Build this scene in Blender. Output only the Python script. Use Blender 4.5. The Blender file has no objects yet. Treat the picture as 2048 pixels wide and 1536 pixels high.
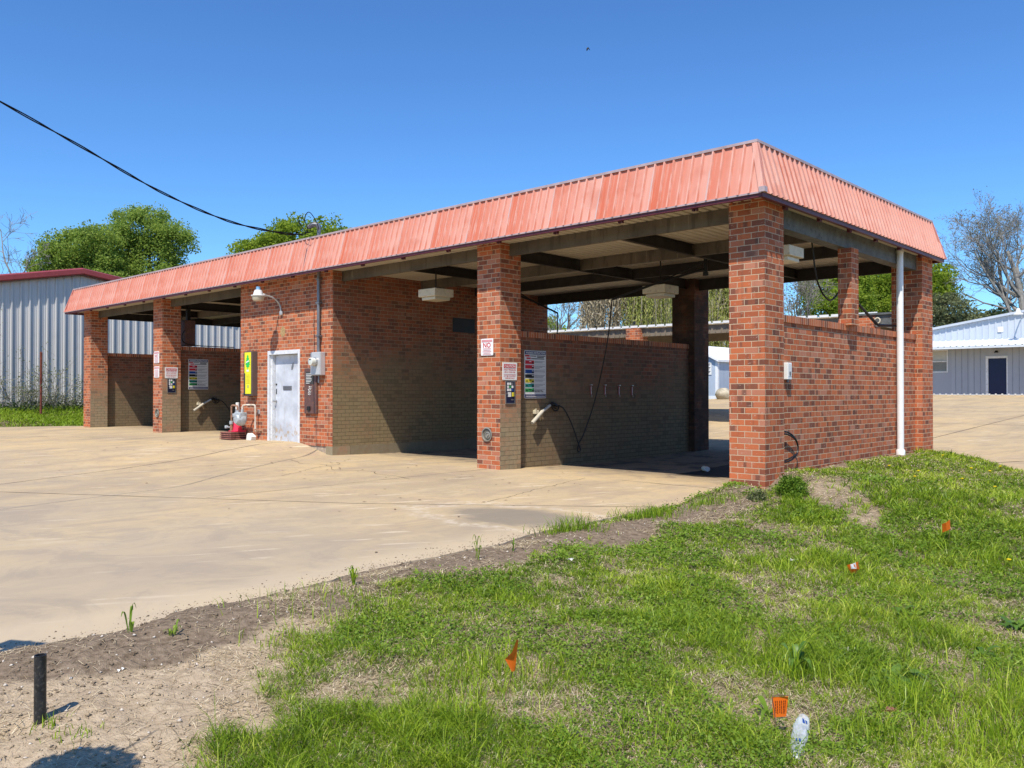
import bpy, math, random
import numpy as np
from mathutils import Vector, Matrix

scene = bpy.context.scene
COL = scene.collection
rad = math.radians

# ------------------------------------------------------------------ camera
CAM_POS = (5.114, -10.349, 1.327)
cam_d = bpy.data.cameras.new('camera')
cam_d.sensor_width = 36.0
cam_d.lens = 36.0 * 1690.0 / 2048.0
cam_d.clip_start = 0.05
cam_d.clip_end = 3000
cam = bpy.data.objects.new('camera', cam_d)
COL.objects.link(cam)
cam.location = CAM_POS
cam.rotation_euler = (rad(90) + math.atan(16.0 / 1690.0), 0, math.asin(.6815))
scene.camera = cam

# ------------------------------------------------------------------ sky, sun, exposure
SUN_DIR = Vector((.249, -.491, .835)).normalized()
SUN_EL = math.asin(SUN_DIR.z)
SUN_ROT = math.atan2(SUN_DIR.x, SUN_DIR.y)
world = bpy.data.worlds.new('World')
scene.world = world
world.use_nodes = True
wnt = world.node_tree
wnt.nodes.clear()
w_out = wnt.nodes.new('ShaderNodeOutputWorld')
w_bg = wnt.nodes.new('ShaderNodeBackground')
w_sky = wnt.nodes.new('ShaderNodeTexSky')
w_sky.sky_type = 'NISHITA'
w_sky.sun_disc = False
w_sky.sun_elevation = SUN_EL
w_sky.sun_rotation = SUN_ROT
w_sky.altitude = 100
w_sky.air_density = 1.0
w_sky.dust_density = 0.25
w_sky.ozone_density = 3.0
w_tint = wnt.nodes.new('ShaderNodeMix'); w_tint.data_type = 'RGBA'; w_tint.blend_type = 'MULTIPLY'
w_tint.inputs[0].default_value = 1.0
SKY_K = .105 * 1.366
w_tint.inputs[7].default_value = (.72 * SKY_K, 1.05 * SKY_K, 1.33 * SKY_K, 1)      # the deep clear blue of the day
w_bg.inputs['Strength'].default_value = 0.105
wnt.links.new(w_sky.outputs[0], w_tint.inputs[6])
w_gam = wnt.nodes.new('ShaderNodeGamma'); w_gam.inputs['Gamma'].default_value = 1.16
w_back = wnt.nodes.new('ShaderNodeMix'); w_back.data_type = 'RGBA'; w_back.blend_type = 'MULTIPLY'; w_back.inputs[0].default_value = 1.0
w_back.inputs[7].default_value = (1 / SKY_K, 1 / SKY_K, 1 / SKY_K, 1)
wnt.links.new(w_tint.outputs[2], w_gam.inputs['Color'])
wnt.links.new(w_gam.outputs[0], w_back.inputs[6])
wnt.links.new(w_back.outputs[2], w_bg.inputs['Color'])
wnt.links.new(w_bg.outputs[0], w_out.inputs['Surface'])

sun_d = bpy.data.lights.new('sun', 'SUN')
sun_d.energy = 4.2
sun_d.angle = rad(0.53)
sun_d.color = (1.0, .93, .82)
sun = bpy.data.objects.new('sun', sun_d)
COL.objects.link(sun)
sun.rotation_euler = SUN_DIR.to_track_quat('Z', 'Y').to_euler()
sun.location = (10, -20, 30)

vs = scene.view_settings
vs.view_transform = 'Standard'
vs.look = 'None'
vs.gamma = 1
vs.use_curve_mapping = False
vs.exposure = 0.45
scene.render.engine = 'CYCLES'
cy = scene.cycles
cy.max_bounces = 6
cy.diffuse_bounces = 3
cy.glossy_bounces = 3
cy.transmission_bounces = 4
cy.transparent_max_bounces = 8
cy.use_denoising = True
cy.sample_clamp_indirect = 6

# ------------------------------------------------------------------ noise and ground heights
def hash2(ix, iy, seed):
    h = (ix.astype(np.int64) * 374761393 + iy.astype(np.int64) * 668265263 + seed * 1274126177) & 0xffffffff
    h = ((h ^ (h >> 13)) * 1274126177) & 0xffffffff
    return ((h ^ (h >> 16)) & 0xffff) / 65535.0

def vnoise(x, y, seed=0):
    x = np.asarray(x, float); y = np.asarray(y, float)
    ix = np.floor(x); iy = np.floor(y)
    fx = x - ix; fy = y - iy
    fx = fx * fx * (3 - 2 * fx); fy = fy * fy * (3 - 2 * fy)
    a = hash2(ix, iy, seed); b = hash2(ix + 1, iy, seed)
    c = hash2(ix, iy + 1, seed); d = hash2(ix + 1, iy + 1, seed)
    return (a * (1 - fx) + b * fx) * (1 - fy) + (c * (1 - fx) + d * fx) * fy

def fbm(x, y, seed=0, octv=4):
    s = 0; amp = .5; tot = 0
    for k in range(octv):
        s = s + amp * vnoise(x * 2 ** k, y * 2 ** k, seed + k * 17); tot += amp; amp *= .5
    return s / tot

def sst(a, b, x):
    t = np.clip((np.asarray(x, float) - a) / (b - a), 0, 1)
    return t * t * (3 - 2 * t)

EDGE_Y = [-16, -9.2, -8.3, -7.5, -6.1, -5.1, -4.1, -2.7, -.9, -.02, 0, .56, 6.6]
EDGE_X = [.1, -.05, .01, -.10, -.22, -.18, -.33, -.30, -.30, -.28, -.06, -.12, -.12]
def edge_x(y):                       # right-hand edge of the concrete front lot
    y = np.asarray(y, float)
    wob = (vnoise(y * 2.3 + 40, y * 0 + 3.5, 301) - .5) * .15 + (vnoise(y * 9 + 10, y * 0 + 7.5, 302) - .5) * .05
    return np.interp(y, EDGE_Y, EDGE_X) + wob * sst(-.3, -1.2, y)
def side_y(x):                       # near edge of the concrete side lot
    return np.maximum(6.75 - 1.12 * x + .05 * np.sin(x * 5), -6.0)

def h_conc(x, y):
    x = np.asarray(x, float); y = np.asarray(y, float)
    d = np.maximum(0, -y)
    t = sst(0, 1, (-9.66 - x) / (1.25 + .9 * d))
    lvl = .21 * (1 - .05 * np.clip(d, 0, 10))
    z = .008 + t * lvl - .0115 * d
    inb = (x > -9.62) & (x < -.2) & (y > 0) & (y < 6.9)
    z = z - np.where(inb, .062 * np.sin(np.pi * np.clip(y, 0, 6.9) / 6.9), 0)
    z = z + .035 * np.clip(y - 7.2, 0, 40)
    z = z + .08 * sst(-.25, 1.2, x) * sst(1.5, 6, y)
    return z

def on_conc(x, y):
    front = (x < edge_x(y)) & (x > np.where(y < .3, -23.9 - 1.07 * (.3 - y), -23.95)) & (y < 6.6)
    back = (y >= 6.6) & (y < 27.7) & (x > -23.95)
    side = (x > -.1) & (y > side_y(x)) & (y < 41)
    side2 = (x > -17) & (y > 27) & (y < 41)
    return front | back | side | side2

def h_soil(x, y):
    x = np.asarray(x, float); y = np.asarray(y, float)
    zb = -.075 - .2 * sst(.2, 4.3, x) - .02 * np.clip(-y - 9, 0, 50) * .3
    tgt = .21 - .12 * sst(.8, 2.4, x)
    m = sst(-2.6, .75, y) * (1 - sst(3.2, 8, x))
    z = zb * (1 - m) + tgt * m
    z = z - .13 * np.exp(-((x - .1) ** 2 + (y + .05) ** 2) / .35 ** 2)
    ed = x - edge_x(y)
    berm = np.exp(-((ed - .38) / .26) ** 2) * sst(.2, -1.2, y)
    z = z + berm * .045
    nr = (x > -1) & (x < 12) & (y < 9) & (y > -14)
    z = z + np.where(nr, (fbm(x * 1.3, y * 1.3, 3, 3) - .5) * .07 + (fbm(x * 7, y * 7, 9, 4) - .5) * .045 * sst(-.05, .3, ed), 0)
    # ground behind and left of the building
    left = sst(-23.7, -24.6, x + np.where(y < .3, 1.07 * (.3 - y), 0))
    zl = .2 + .52 * sst(-24.2, -29.0, x) + (fbm(x * .9, y * .9, 5, 3) - .5) * .12
    z = z * (1 - left) + zl * left
    far = sst(6.2, 9, y) * (1 - left)
    zf = .02 + .035 * np.clip(y - 7.2, 0, 40) + np.where(x > -.25, .06, 0)
    z = z * (1 - far) + zf * far
    inside = on_conc(x, y)
    near = on_conc(x + .07, y) & on_conc(x - .07, y) & on_conc(x, y + .07) & on_conc(x, y - .07)
    z = np.where(near, h_conc(x, y) - .14, np.where(inside, np.minimum(z, h_conc(x, y) - .02), z))
    return z

def gz(x, y):                        # visible ground height at one point
    x1 = np.array([x], float); y1 = np.array([y], float)
    return float(h_conc(x1, y1)[0]) if on_conc(x1, y1)[0] else float(h_soil(x1, y1)[0])

def bearing(px, dist):               # world point on a compass bearing (given as a photo column) at a distance along the view axis
    X = (px - 1024.0) / 1690.0 * dist
    return (CAM_POS[0] + .7318 * X - .6815 * dist, CAM_POS[1] + .6815 * X + .7318 * dist)

# ------------------------------------------------------------------ objects
def tag(o, label=None, cat=None, group=None, kind=None):
    if label: o['label'] = label
    if cat: o['category'] = cat
    if group: o['group'] = group
    if kind: o['kind'] = kind
    return o

def thing(name, loc, label, cat, group=None):
    o = bpy.data.objects.new(name, None)
    o.empty_display_size = .2
    COL.objects.link(o)
    o.location = loc
    return tag(o, label, cat, group)

def root_loc(p):
    v = Vector((0, 0, 0))
    while p is not None:
        v += p.location; p = p.parent
    return v

def dup(root, loc, label=None, rotz=None):
    r = root.copy(); COL.objects.link(r); r.location = loc
    if rotz is not None: r.rotation_euler.z = rotz
    if label: r['label'] = label
    for ch in list(root.children):
        c = ch.copy(); COL.objects.link(c); c.parent = r
        for g in list(ch.children):
            q = g.copy(); COL.objects.link(q); q.parent = c
    return r

class MB:
    def __init__(s):
        s.v = []; s.f = []; s.mi = []; s.m = 0; s.T = None
    def add(s, vs, fs):
        n = len(s.v)
        for p in vs:
            p = Vector(p)
            if s.T is not None: p = s.T @ p
            s.v.append(p)
        for f in fs:
            s.f.append([i + n for i in f]); s.mi.append(s.m)
        return s
    def box(s, x0, x1, y0, y1, z0, z1):
        return s.add([(x0, y0, z0), (x1, y0, z0), (x1, y1, z0), (x0, y1, z0), (x0, y0, z1), (x1, y0, z1), (x1, y1, z1), (x0, y1, z1)],
                     [(0, 3, 2, 1), (4, 5, 6, 7), (0, 1, 5, 4), (1, 2, 6, 5), (2, 3, 7, 6), (3, 0, 4, 7)])
    def bbox(s, x0, x1, y0, y1, z0, z1, b=.01):      # box with chamfered edges
        c = [((x0, x1)[i], (y0, y1)[j], (z0, z1)[k]) for i in (0, 1) for j in (0, 1) for k in (0, 1)]
        import bmesh
        bm = bmesh.new()
        vs = [bm.verts.new(p) for p in c]
        for q in [(0, 1, 3, 2), (4, 6, 7, 5), (0, 4, 5, 1), (2, 3, 7, 6), (0, 2, 6, 4), (1, 5, 7, 3)]:
            bm.faces.new([vs[i] for i in q])
        bmesh.ops.bevel(bm, geom=bm.edges[:], offset=b, segments=2, affect='EDGES', profile=.5)
        bm.verts.index_update()
        s.add([v.co.copy() for v in bm.verts], [[v.index for v in f.verts] for f in bm.faces])
        bm.free()
        return s
    def prism(s, poly, a, b, axis='x'):              # polygon in the two other axes, extruded from a to b
        n = len(poly)
        def P(t, p):
            return (t, p[0], p[1]) if axis == 'x' else ((p[0], t, p[1]) if axis == 'y' else (p[0], p[1], t))
        vs = [P(a, p) for p in poly] + [P(b, p) for p in poly]
        fs = [(i, (i + 1) % n, n + (i + 1) % n, n + i) for i in range(n)]
        return s.add(vs, fs + [list(range(n))[::-1], list(range(n, 2 * n))])
    def tube(s, pts, r, seg=8, cap=True):
        pts = [Vector(p) for p in pts]
        rs = r if isinstance(r, (list, tuple)) else [r] * len(pts)
        vs = []; prev = None
        for i, p in enumerate(pts):
            d = (pts[min(i + 1, len(pts) - 1)] - pts[max(i - 1, 0)])
            d = d.normalized() if d.length > 1e-9 else Vector((0, 0, 1))
            if prev is None:
                u = d.cross(Vector((0, 0, 1)))
                if u.length < .1: u = d.cross(Vector((1, 0, 0)))
            else:
                u = prev - d * prev.dot(d)
                if u.length < 1e-4: u = d.cross(Vector((1, 0, 0)))
            u.normalize(); w = d.cross(u); prev = u
            for k in range(seg):
                a = 2 * math.pi * k / seg
                vs.append(p + (u * math.cos(a) + w * math.sin(a)) * rs[i])
        fs = []
        for i in range(len(pts) - 1):
            for k in range(seg):
                k2 = (k + 1) % seg
                fs.append((i * seg + k, i * seg + k2, (i + 1) * seg + k2, (i + 1) * seg + k))
        if cap:
            fs.append(list(range(seg))[::-1]); fs.append([(len(pts) - 1) * seg + k for k in range(seg)])
        return s.add(vs, fs)
    def lathe(s, prof, c=(0, 0, 0), axis='z', seg=20):   # prof: (radius, height) pairs
        vs = []
        for r, h in prof:
            for k in range(seg):
                a = 2 * math.pi * k / seg
                p = (r * math.cos(a), r * math.sin(a), h)
                if axis == 'y': p = (p[0], h, p[1])
                if axis == 'x': p = (h, p[0], p[1])
                vs.append((p[0] + c[0], p[1] + c[1], p[2] + c[2]))
        fs = []
        for i in range(len(prof) - 1):
            for k in range(seg):
                k2 = (k + 1) % seg
                fs.append((i * seg + k, i * seg + k2, (i + 1) * seg + k2, (i + 1) * seg + k))
        fs.append(list(range(seg))[::-1]); fs.append([(len(prof) - 1) * seg + k for k in range(seg)])
        return s.add(vs, fs)
    def quad(s, a, b, c, d):
        return s.add([a, b, c, d], [(0, 1, 2, 3)])
    def text(s, body, o, right, up, size, width=None):
        vs, fs = text_geo(body)
        if not vs: return s
        xs = [p[0] for p in vs]; w = (max(xs) - min(xs)) * size
        k = 1.0 if not width else width / w
        cx = (max(xs) + min(xs)) / 2
        o = Vector(o); right = Vector(right); up = Vector(up)
        return s.add([o + right * ((p[0] - cx) * size * k) + up * (p[1] * size) for p in vs], fs)
    def build(s, name, mats, parent=None, smooth=False, kind=None):
        off = root_loc(parent)
        me = bpy.data.meshes.new(name)
        me.from_pydata([tuple(p - off) for p in s.v], [], s.f)
        if not isinstance(mats, (list, tuple)): mats = [mats]
        for m in mats: me.materials.append(m)
        if len(mats) > 1: me.polygons.foreach_set('material_index', s.mi)
        fix_normals(me)
        if smooth:
            me.polygons.foreach_set('use_smooth', [True] * len(me.polygons))
            try: me.set_sharp_from_angle(angle=rad(40))
            except Exception: pass
        o = bpy.data.objects.new(name, me)
        COL.objects.link(o)
        if parent is not None: o.parent = parent
        if kind: o['kind'] = kind
        return o

def fix_normals(me):
    import bmesh
    bm = bmesh.new(); bm.from_mesh(me)
    bmesh.ops.recalc_face_normals(bm, faces=bm.faces[:])
    bm.to_mesh(me); bm.free()

_tc = {}
def text_geo(body):
    if body in _tc: return _tc[body]
    cu = bpy.data.curves.new('lettering', 'FONT')
    cu.body = body; cu.size = 1.0; cu.resolution_u = 3; cu.offset = .018
    ob = bpy.data.objects.new('lettering', cu)
    COL.objects.link(ob)
    dg = bpy.context.evaluated_depsgraph_get()
    me = bpy.data.meshes.new_from_object(ob.evaluated_get(dg))
    vs = [tuple(v.co) for v in me.vertices]; fs = [list(p.vertices) for p in me.polygons]
    bpy.data.objects.remove(ob); bpy.data.curves.remove(cu); bpy.data.meshes.remove(me)
    _tc[body] = (vs, fs)
    return vs, fs

def np_mesh(name, verts, quads=None, tris=None, mats=(), attrs=None, parent=None, smooth=False):
    me = bpy.data.meshes.new(name)
    verts = np.asarray(verts, np.float32)
    if parent is not None: verts = verts - np.array(root_loc(parent), np.float32)
    nq = 0 if quads is None else len(quads); nt = 0 if tris is None else len(tris)
    me.vertices.add(len(verts)); me.vertices.foreach_set('co', verts.ravel())
    loops = []
    if nq: loops.append(np.asarray(quads, np.int32).ravel())
    if nt: loops.append(np.asarray(tris, np.int32).ravel())
    li = np.concatenate(loops)
    me.loops.add(len(li)); me.loops.foreach_set('vertex_index', li)
    me.polygons.add(nq + nt)
    st = np.concatenate([np.arange(nq) * 4, nq * 4 + np.arange(nt) * 3]).astype(np.int32)
    me.polygons.foreach_set('loop_start', st)
    me.polygons.foreach_set('loop_total', np.concatenate([np.full(nq, 4), np.full(nt, 3)]).astype(np.int32))
    if smooth: me.polygons.foreach_set('use_smooth', np.ones(nq + nt, bool))
    for m in mats: me.materials.append(m)
    me.update(calc_edges=True)
    for k, a in (attrs or {}).items():
        at = me.attributes.new(k, 'FLOAT', 'POINT')
        at.data.foreach_set('value', np.asarray(a, np.float32))
    me.validate()
    o = bpy.data.objects.new(name, me)
    COL.objects.link(o)
    if parent is not None: o.parent = parent
    return o
# ------------------------------------------------------------------ materials
class N:
    def __init__(s, name, rough=.7, spec=.3, metal=0.0):
        s.mat = bpy.data.materials.new(name); s.mat.use_nodes = True
        s.nt = s.mat.node_tree
        s.b = s.nt.nodes['Principled BSDF']
        s.b.inputs['Roughness'].default_value = rough
        s.b.inputs['Specular IOR Level'].default_value = spec
        s.b.inputs['Metallic'].default_value = metal
    def n(s, t, **kw):
        nd = s.nt.nodes.new(t)
        for k, v in kw.items():
            if hasattr(nd, k): setattr(nd, k, v)
        return nd
    def L(s, a, b): s.nt.links.new(a, b)
    def val(s, sock, v):
        if hasattr(v, 'is_output'): s.L(v, sock)
        else: sock.default_value = v
    def math(s, op, a, b=None, c=None, clamp=False):
        nd = s.n('ShaderNodeMath', operation=op); nd.use_clamp = clamp
        s.val(nd.inputs[0], a)
        if b is not None: s.val(nd.inputs[1], b)
        if c is not None: s.val(nd.inputs[2], c)
        return nd.outputs[0]
    def mr(s, v, a, b, c=0.0, d=1.0):
        nd = s.n('ShaderNodeMapRange'); nd.interpolation_type = 'SMOOTHSTEP'
        s.val(nd.inputs['Value'], v)
        for k, x in zip(('From Min', 'From Max', 'To Min', 'To Max'), (a, b, c, d)): s.val(nd.inputs[k], x)
        return nd.outputs['Result']
    def pos(s):
        if not hasattr(s, '_g'):
            s._g = s.n('ShaderNodeNewGeometry'); s._p = s.n('ShaderNodeSeparateXYZ'); s.L(s._g.outputs['Position'], s._p.inputs[0])
            s._nn = s.n('ShaderNodeSeparateXYZ'); s.L(s._g.outputs['True Normal'], s._nn.inputs[0])
        return s._p.outputs
    def nor(s):
        s.pos(); return s._nn.outputs
    def vec(s, x, y, z=0.0):
        nd = s.n('ShaderNodeCombineXYZ')
        s.val(nd.inputs[0], x); s.val(nd.inputs[1], y); s.val(nd.inputs[2], z)
        return nd.outputs[0]
    def noise(s, scale, detail=4, vec=None, rough=.55, dist=0.0):
        nd = s.n('ShaderNodeTexNoise')
        nd.inputs['Scale'].default_value = scale; nd.inputs['Detail'].default_value = detail
        nd.inputs['Roughness'].default_value = rough; nd.inputs['Distortion'].default_value = dist
        if vec is None:
            s.pos(); vec = s._g.outputs['Position']
        s.L(vec, nd.inputs['Vector'])
        return nd.outputs['Fac']
    def ramp(s, fac, stops, interp='LINEAR'):
        nd = s.n('ShaderNodeValToRGB'); cr = nd.color_ramp; cr.interpolation = interp
        while len(cr.elements) < len(stops): cr.elements.new(.5)
        for e, (p, c) in zip(cr.elements, stops):
            e.position = p; e.color = (*c, 1)
        s.val(nd.inputs[0], fac)
        return nd.outputs[0]
    def mix(s, fac, a, b, blend='MIX'):
        nd = s.n('ShaderNodeMix', data_type='RGBA'); nd.blend_type = blend
        s.val(nd.inputs[0], fac)
        for sk, v in ((nd.inputs[6], a), (nd.inputs[7], b)):
            if hasattr(v, 'is_output'): s.L(v, sk)
            else: sk.default_value = (*v, 1)
        return nd.outputs[2]
    def col(s, v):
        if hasattr(v, 'is_output'): s.L(v, s.b.inputs['Base Color'])
        else: s.b.inputs['Base Color'].default_value = (*v, 1)
        return s
    def bump(s, h, dist=.01, strength=.6):
        nd = s.n('ShaderNodeBump'); nd.inputs['Distance'].default_value = dist; nd.inputs['Strength'].default_value = strength
        s.L(h, nd.inputs['Height']); s.L(nd.outputs[0], s.b.inputs['Normal'])
        return s
    def attr(s, name):
        nd = s.n('ShaderNodeAttribute'); nd.attribute_name = name
        return nd.outputs['Fac']

def plain(name, c, rough=.6, spec=.3, metal=0.0, var=.18, scale=6.0, dirt=None, bump=0.0):
    m = N(name, rough, spec, metal)
    f = m.noise(scale, 5)
    lo = tuple(x * (1 - var) for x in c); hi = tuple(min(1, x * (1 + var)) for x in c)
    co = m.ramp(f, [(.3, lo), (.7, hi)])
    if dirt:
        g = m.mr(m.noise(scale * 2.3, 6), .5, .68)
        co = m.mix(m.math('MULTIPLY', g, .6), co, dirt)
    m.col(co)
    if bump: m.bump(m.noise(scale * 12, 4), bump, .5)
    return m.mat

def brick(name, dirt=0.0, bay_shade=0.0, dz=(.5, 1.6), dcol=(.30, .25, .155), bw=.205, bh=.08, rowlock=False, pale=0.0, allsides=False):
    m = N(name, .85, .2)
    p = m.pos(); nn = m.nor()
    ax = m.math('GREATER_THAN', m.math('ABSOLUTE', nn[0]), .5)
    az = m.math('GREATER_THAN', m.math('ABSOLUTE', nn[2]), .6)
    u = m.math('ADD', m.math('MULTIPLY', p[1], ax), m.math('MULTIPLY', p[0], m.math('SUBTRACT', 1.0, ax)))
    v = m.math('ADD', m.math('MULTIPLY', p[1], az), m.math('MULTIPLY', p[2], m.math('SUBTRACT', 1.0, az)))
    if rowlock: v = m.math('ADD', m.math('MULTIPLY', v, .2), .03)
    wob = m.noise(3.0, 2)
    v2 = m.math('ADD', v, m.math('MULTIPLY', m.math('SUBTRACT', wob, .5), .006))
    uv = m.vec(m.math('ADD', u, 40.06), m.math('ADD', v2, .8), 0.0)
    bt = m.n('ShaderNodeTexBrick')
    bt.offset = 0.0 if rowlock else .5
    bt.inputs['Scale'].default_value = 1.0
    bt.inputs['Color1'].default_value = (0, 0, 0, 1); bt.inputs['Color2'].default_value = (1, 1, 1, 1)
    bt.inputs['Mortar'].default_value = (.5, .5, .5, 1)
    bt.inputs['Mortar Size'].default_value = .0052
    bt.inputs['Mortar Smooth'].default_value = .25
    bt.inputs['Bias'].default_value = 0.0
    bt.inputs['Brick Width'].default_value = .068 if rowlock else bw
    bt.inputs['Row Height'].default_value = .5 if rowlock else bh
    m.L(uv, bt.inputs['Vector'])
    rnd = bt.outputs['Color']
    base = m.ramp(rnd, [(.0, (.19, .074, .048)), (.14, (.31, .090, .044)), (.36, (.46, .124, .050)), (.66, (.56, .158, .061)), (.84, (.46, .152, .077)), (1.0, (.49, .21, .13))])
    # flashed dark ends: blotches stretched over part of a brick, shifted row by row
    row = m.math('FLOOR', m.math('DIVIDE', m.math('ADD', v2, .8), bh))
    fl = m.noise(1.0, 2, m.vec(m.math('MULTIPLY', u, 5.5), m.math('MULTIPLY', row, 7.31), m.math('MULTIPLY', ax, 3.0)), .6)
    base = m.mix(m.math('MULTIPLY', m.mr(fl, .555, .64), .68), base, (.085, .05, .04))
    sc = m.noise(1.0, 4, m.vec(m.math('MULTIPLY', u, 16.0), m.math('MULTIPLY', v2, 30.0), 0.0), .7)
    base = m.mix(m.math('MULTIPLY', m.mr(sc, .585, .70), .55 + pale), base, (.56, .40, .31))
    base = m.mix(m.math('MULTIPLY', m.noise(60, 3), .25), base, (.25, .07, .03))
    mort = m.mix(m.noise(9, 3), (.50, .37, .24), (.63, .48, .32))
    fac = bt.outputs['Fac']
    co = m.mix(fac, base, mort)
    if bay_shade:  # darkens the whole wall colour to imitate the dim bay interior
        gg = m.math('MULTIPLY', m.mr(m.noise(1.6, 5), .2, .6, .6, 1.0), bay_shade)
        co = m.mix(gg, co, m.mix(m.math('MULTIPLY', fac, .8), (.10, .058, .042), (.075, .058, .042)))
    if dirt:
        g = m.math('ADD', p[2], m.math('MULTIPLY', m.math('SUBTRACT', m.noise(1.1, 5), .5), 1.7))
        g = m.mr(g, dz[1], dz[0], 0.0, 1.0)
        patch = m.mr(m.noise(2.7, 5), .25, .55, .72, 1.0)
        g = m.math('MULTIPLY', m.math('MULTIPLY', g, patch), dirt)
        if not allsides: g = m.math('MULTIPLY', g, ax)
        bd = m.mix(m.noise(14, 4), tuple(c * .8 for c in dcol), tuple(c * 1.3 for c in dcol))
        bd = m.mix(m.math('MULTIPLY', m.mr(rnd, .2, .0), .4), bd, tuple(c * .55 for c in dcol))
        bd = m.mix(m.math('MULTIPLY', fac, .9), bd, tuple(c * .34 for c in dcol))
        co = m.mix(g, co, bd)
    # faint run-off streaks
    st = m.noise(1.0, 4, m.vec(m.math('MULTIPLY', u, 7.0), m.math('MULTIPLY', v2, .5), 4.0), .6)
    co = m.mix(m.math('MULTIPLY', m.mr(st, .56, .75), .28), co, (.10, .07, .05))
    m.col(co)
    hh = m.math('SUBTRACT', m.math('MULTIPLY', m.noise(90, 3), .25), m.math('MULTIPLY', fac, 1.0))
    m.bump(hh, .007, .7)
    return m.mat

def concrete(name, tint=(1, 1, 1), stain=1.0):
    m = N(name, .88, .2)
    p = m.pos()
    pv = m._g.outputs['Position']
    a = m.noise(.32, 5, pv, .6, .6)
    b = m.noise(1.9, 6, pv, .62, .3)
    c = m.noise(11, 5, pv)
    g = m.noise(160, 2, pv)
    s1 = m.noise(1.0, 6, m.vec(m.math('MULTIPLY', p[0], 1.1), m.math('MULTIPLY', p[1], .28), 1.0), .65, .8)
    T = lambda c: tuple(x * t * k for x, t, k in zip(c, tint, (.97, .955, .92)))
    co = m.ramp(a, [(.3, T((.42, .33, .21))), (.5, T((.53, .405, .24))), (.68, T((.61, .45, .235)))])
    co = m.mix(m.math('MULTIPLY', m.mr(b, .42, .66), .5), co, T((.38, .29, .215)))
    b2 = m.noise(.85, 7, pv, .7, 1.2)
    co = m.mix(m.math('MULTIPLY', m.mr(b2, .52, .70), .34), co, T((.36, .285, .205)))
    co = m.mix(m.math('MULTIPLY', m.mr(b2, .46, .32), .5), co, T((.60, .465, .275)))
    co = m.mix(m.math('MULTIPLY', m.mr(s1, .48, .66), .5 * stain), co, T((.30, .235, .175)))
    co = m.mix(m.math('MULTIPLY', m.mr(s1, .44, .30), .45), co, T((.62, .50, .33)))
    co = m.mix(m.math('MULTIPLY', m.mr(c, .52, .72), .42), co, T((.33, .26, .19)))
    co = m.mix(m.math('MULTIPLY', m.math('SUBTRACT', g, .3), .6), co, T((.30, .25, .19)))
    # pale scrapes
    sc = m.noise(1.0, 3, m.vec(m.math('ADD', m.math('MULTIPLY', p[0], .5), m.math('MULTIPLY', p[1], .9)), m.math('SUBTRACT', m.math('MULTIPLY', p[0], 7.0), m.math('MULTIPLY', p[1], 4.0)), 0.0), .5)
    co = m.mix(m.math('MULTIPLY', m.math('MULTIPLY', m.mr(sc, .60, .70), m.mr(b, .40, .55)), .75), co, T((.72, .61, .44)))
    # greyer weathered concrete towards the street edge
    wy = m.mr(m.math('ADD', p[1], m.math('MULTIPLY', m.math('SUBTRACT', a, .5), 4.0)), -3.0, -8.0)
    co = m.mix(m.math('MULTIPLY', wy, .6), co, T((.40, .335, .255)))
    co = m.mix(m.math('MULTIPLY', m.math('MULTIPLY', wy, m.mr(b2, .48, .6)), .45), co, T((.30, .255, .205)))
    # cleaner pale band along the soil edge
    eb = m.math('MULTIPLY', m.mr(m.math('ADD', p[0], m.math('MULTIPLY', m.math('SUBTRACT', b, .5), .5)), -.85, -.35), m.mr(p[0], .3, .1))
    eb = m.math('MULTIPLY', eb, m.mr(p[1], -2.8, -5.0))
    co = m.mix(m.math('MULTIPLY', eb, .55), co, T((.56, .455, .315)))
    # pale dried-puddle rim and damp grey hollow beside the soil
    px = m.math('ADD', p[0], 1.15); py = m.math('ADD', p[1], 3.55)
    rr = m.math('SQRT', m.math('ADD', m.math('POWER', m.math('DIVIDE', px, 1.5), 2.0), m.math('POWER', m.math('DIVIDE', py, .75), 2.0)))
    rr = m.math('ADD', rr, m.math('MULTIPLY', m.math('SUBTRACT', b, .5), .9))
    co = m.mix(m.math('MULTIPLY', m.mr(rr, .75, .45), .75), co, T((.21, .185, .15)))
    co = m.mix(m.math('MULTIPLY', m.math('MULTIPLY', m.mr(rr, .7, .9), m.mr(rr, 1.15, .95)), m.math('MULTIPLY', m.mr(c, .35, .65), .42)), co, T((.72, .64, .52)))
    # darker, blotchy floor inside the wash bays
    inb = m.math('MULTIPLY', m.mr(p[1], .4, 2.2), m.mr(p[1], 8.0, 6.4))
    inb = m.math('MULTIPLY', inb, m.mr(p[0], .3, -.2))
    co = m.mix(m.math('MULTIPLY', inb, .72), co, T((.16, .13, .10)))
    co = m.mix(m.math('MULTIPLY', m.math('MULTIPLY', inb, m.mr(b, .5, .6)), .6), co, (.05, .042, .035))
    m.col(co)
    h = m.math('ADD', m.math('MULTIPLY', c, .5), m.math('MULTIPLY', g, .3))
    m.bump(h, .004, .5)
    return m.mat

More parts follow.
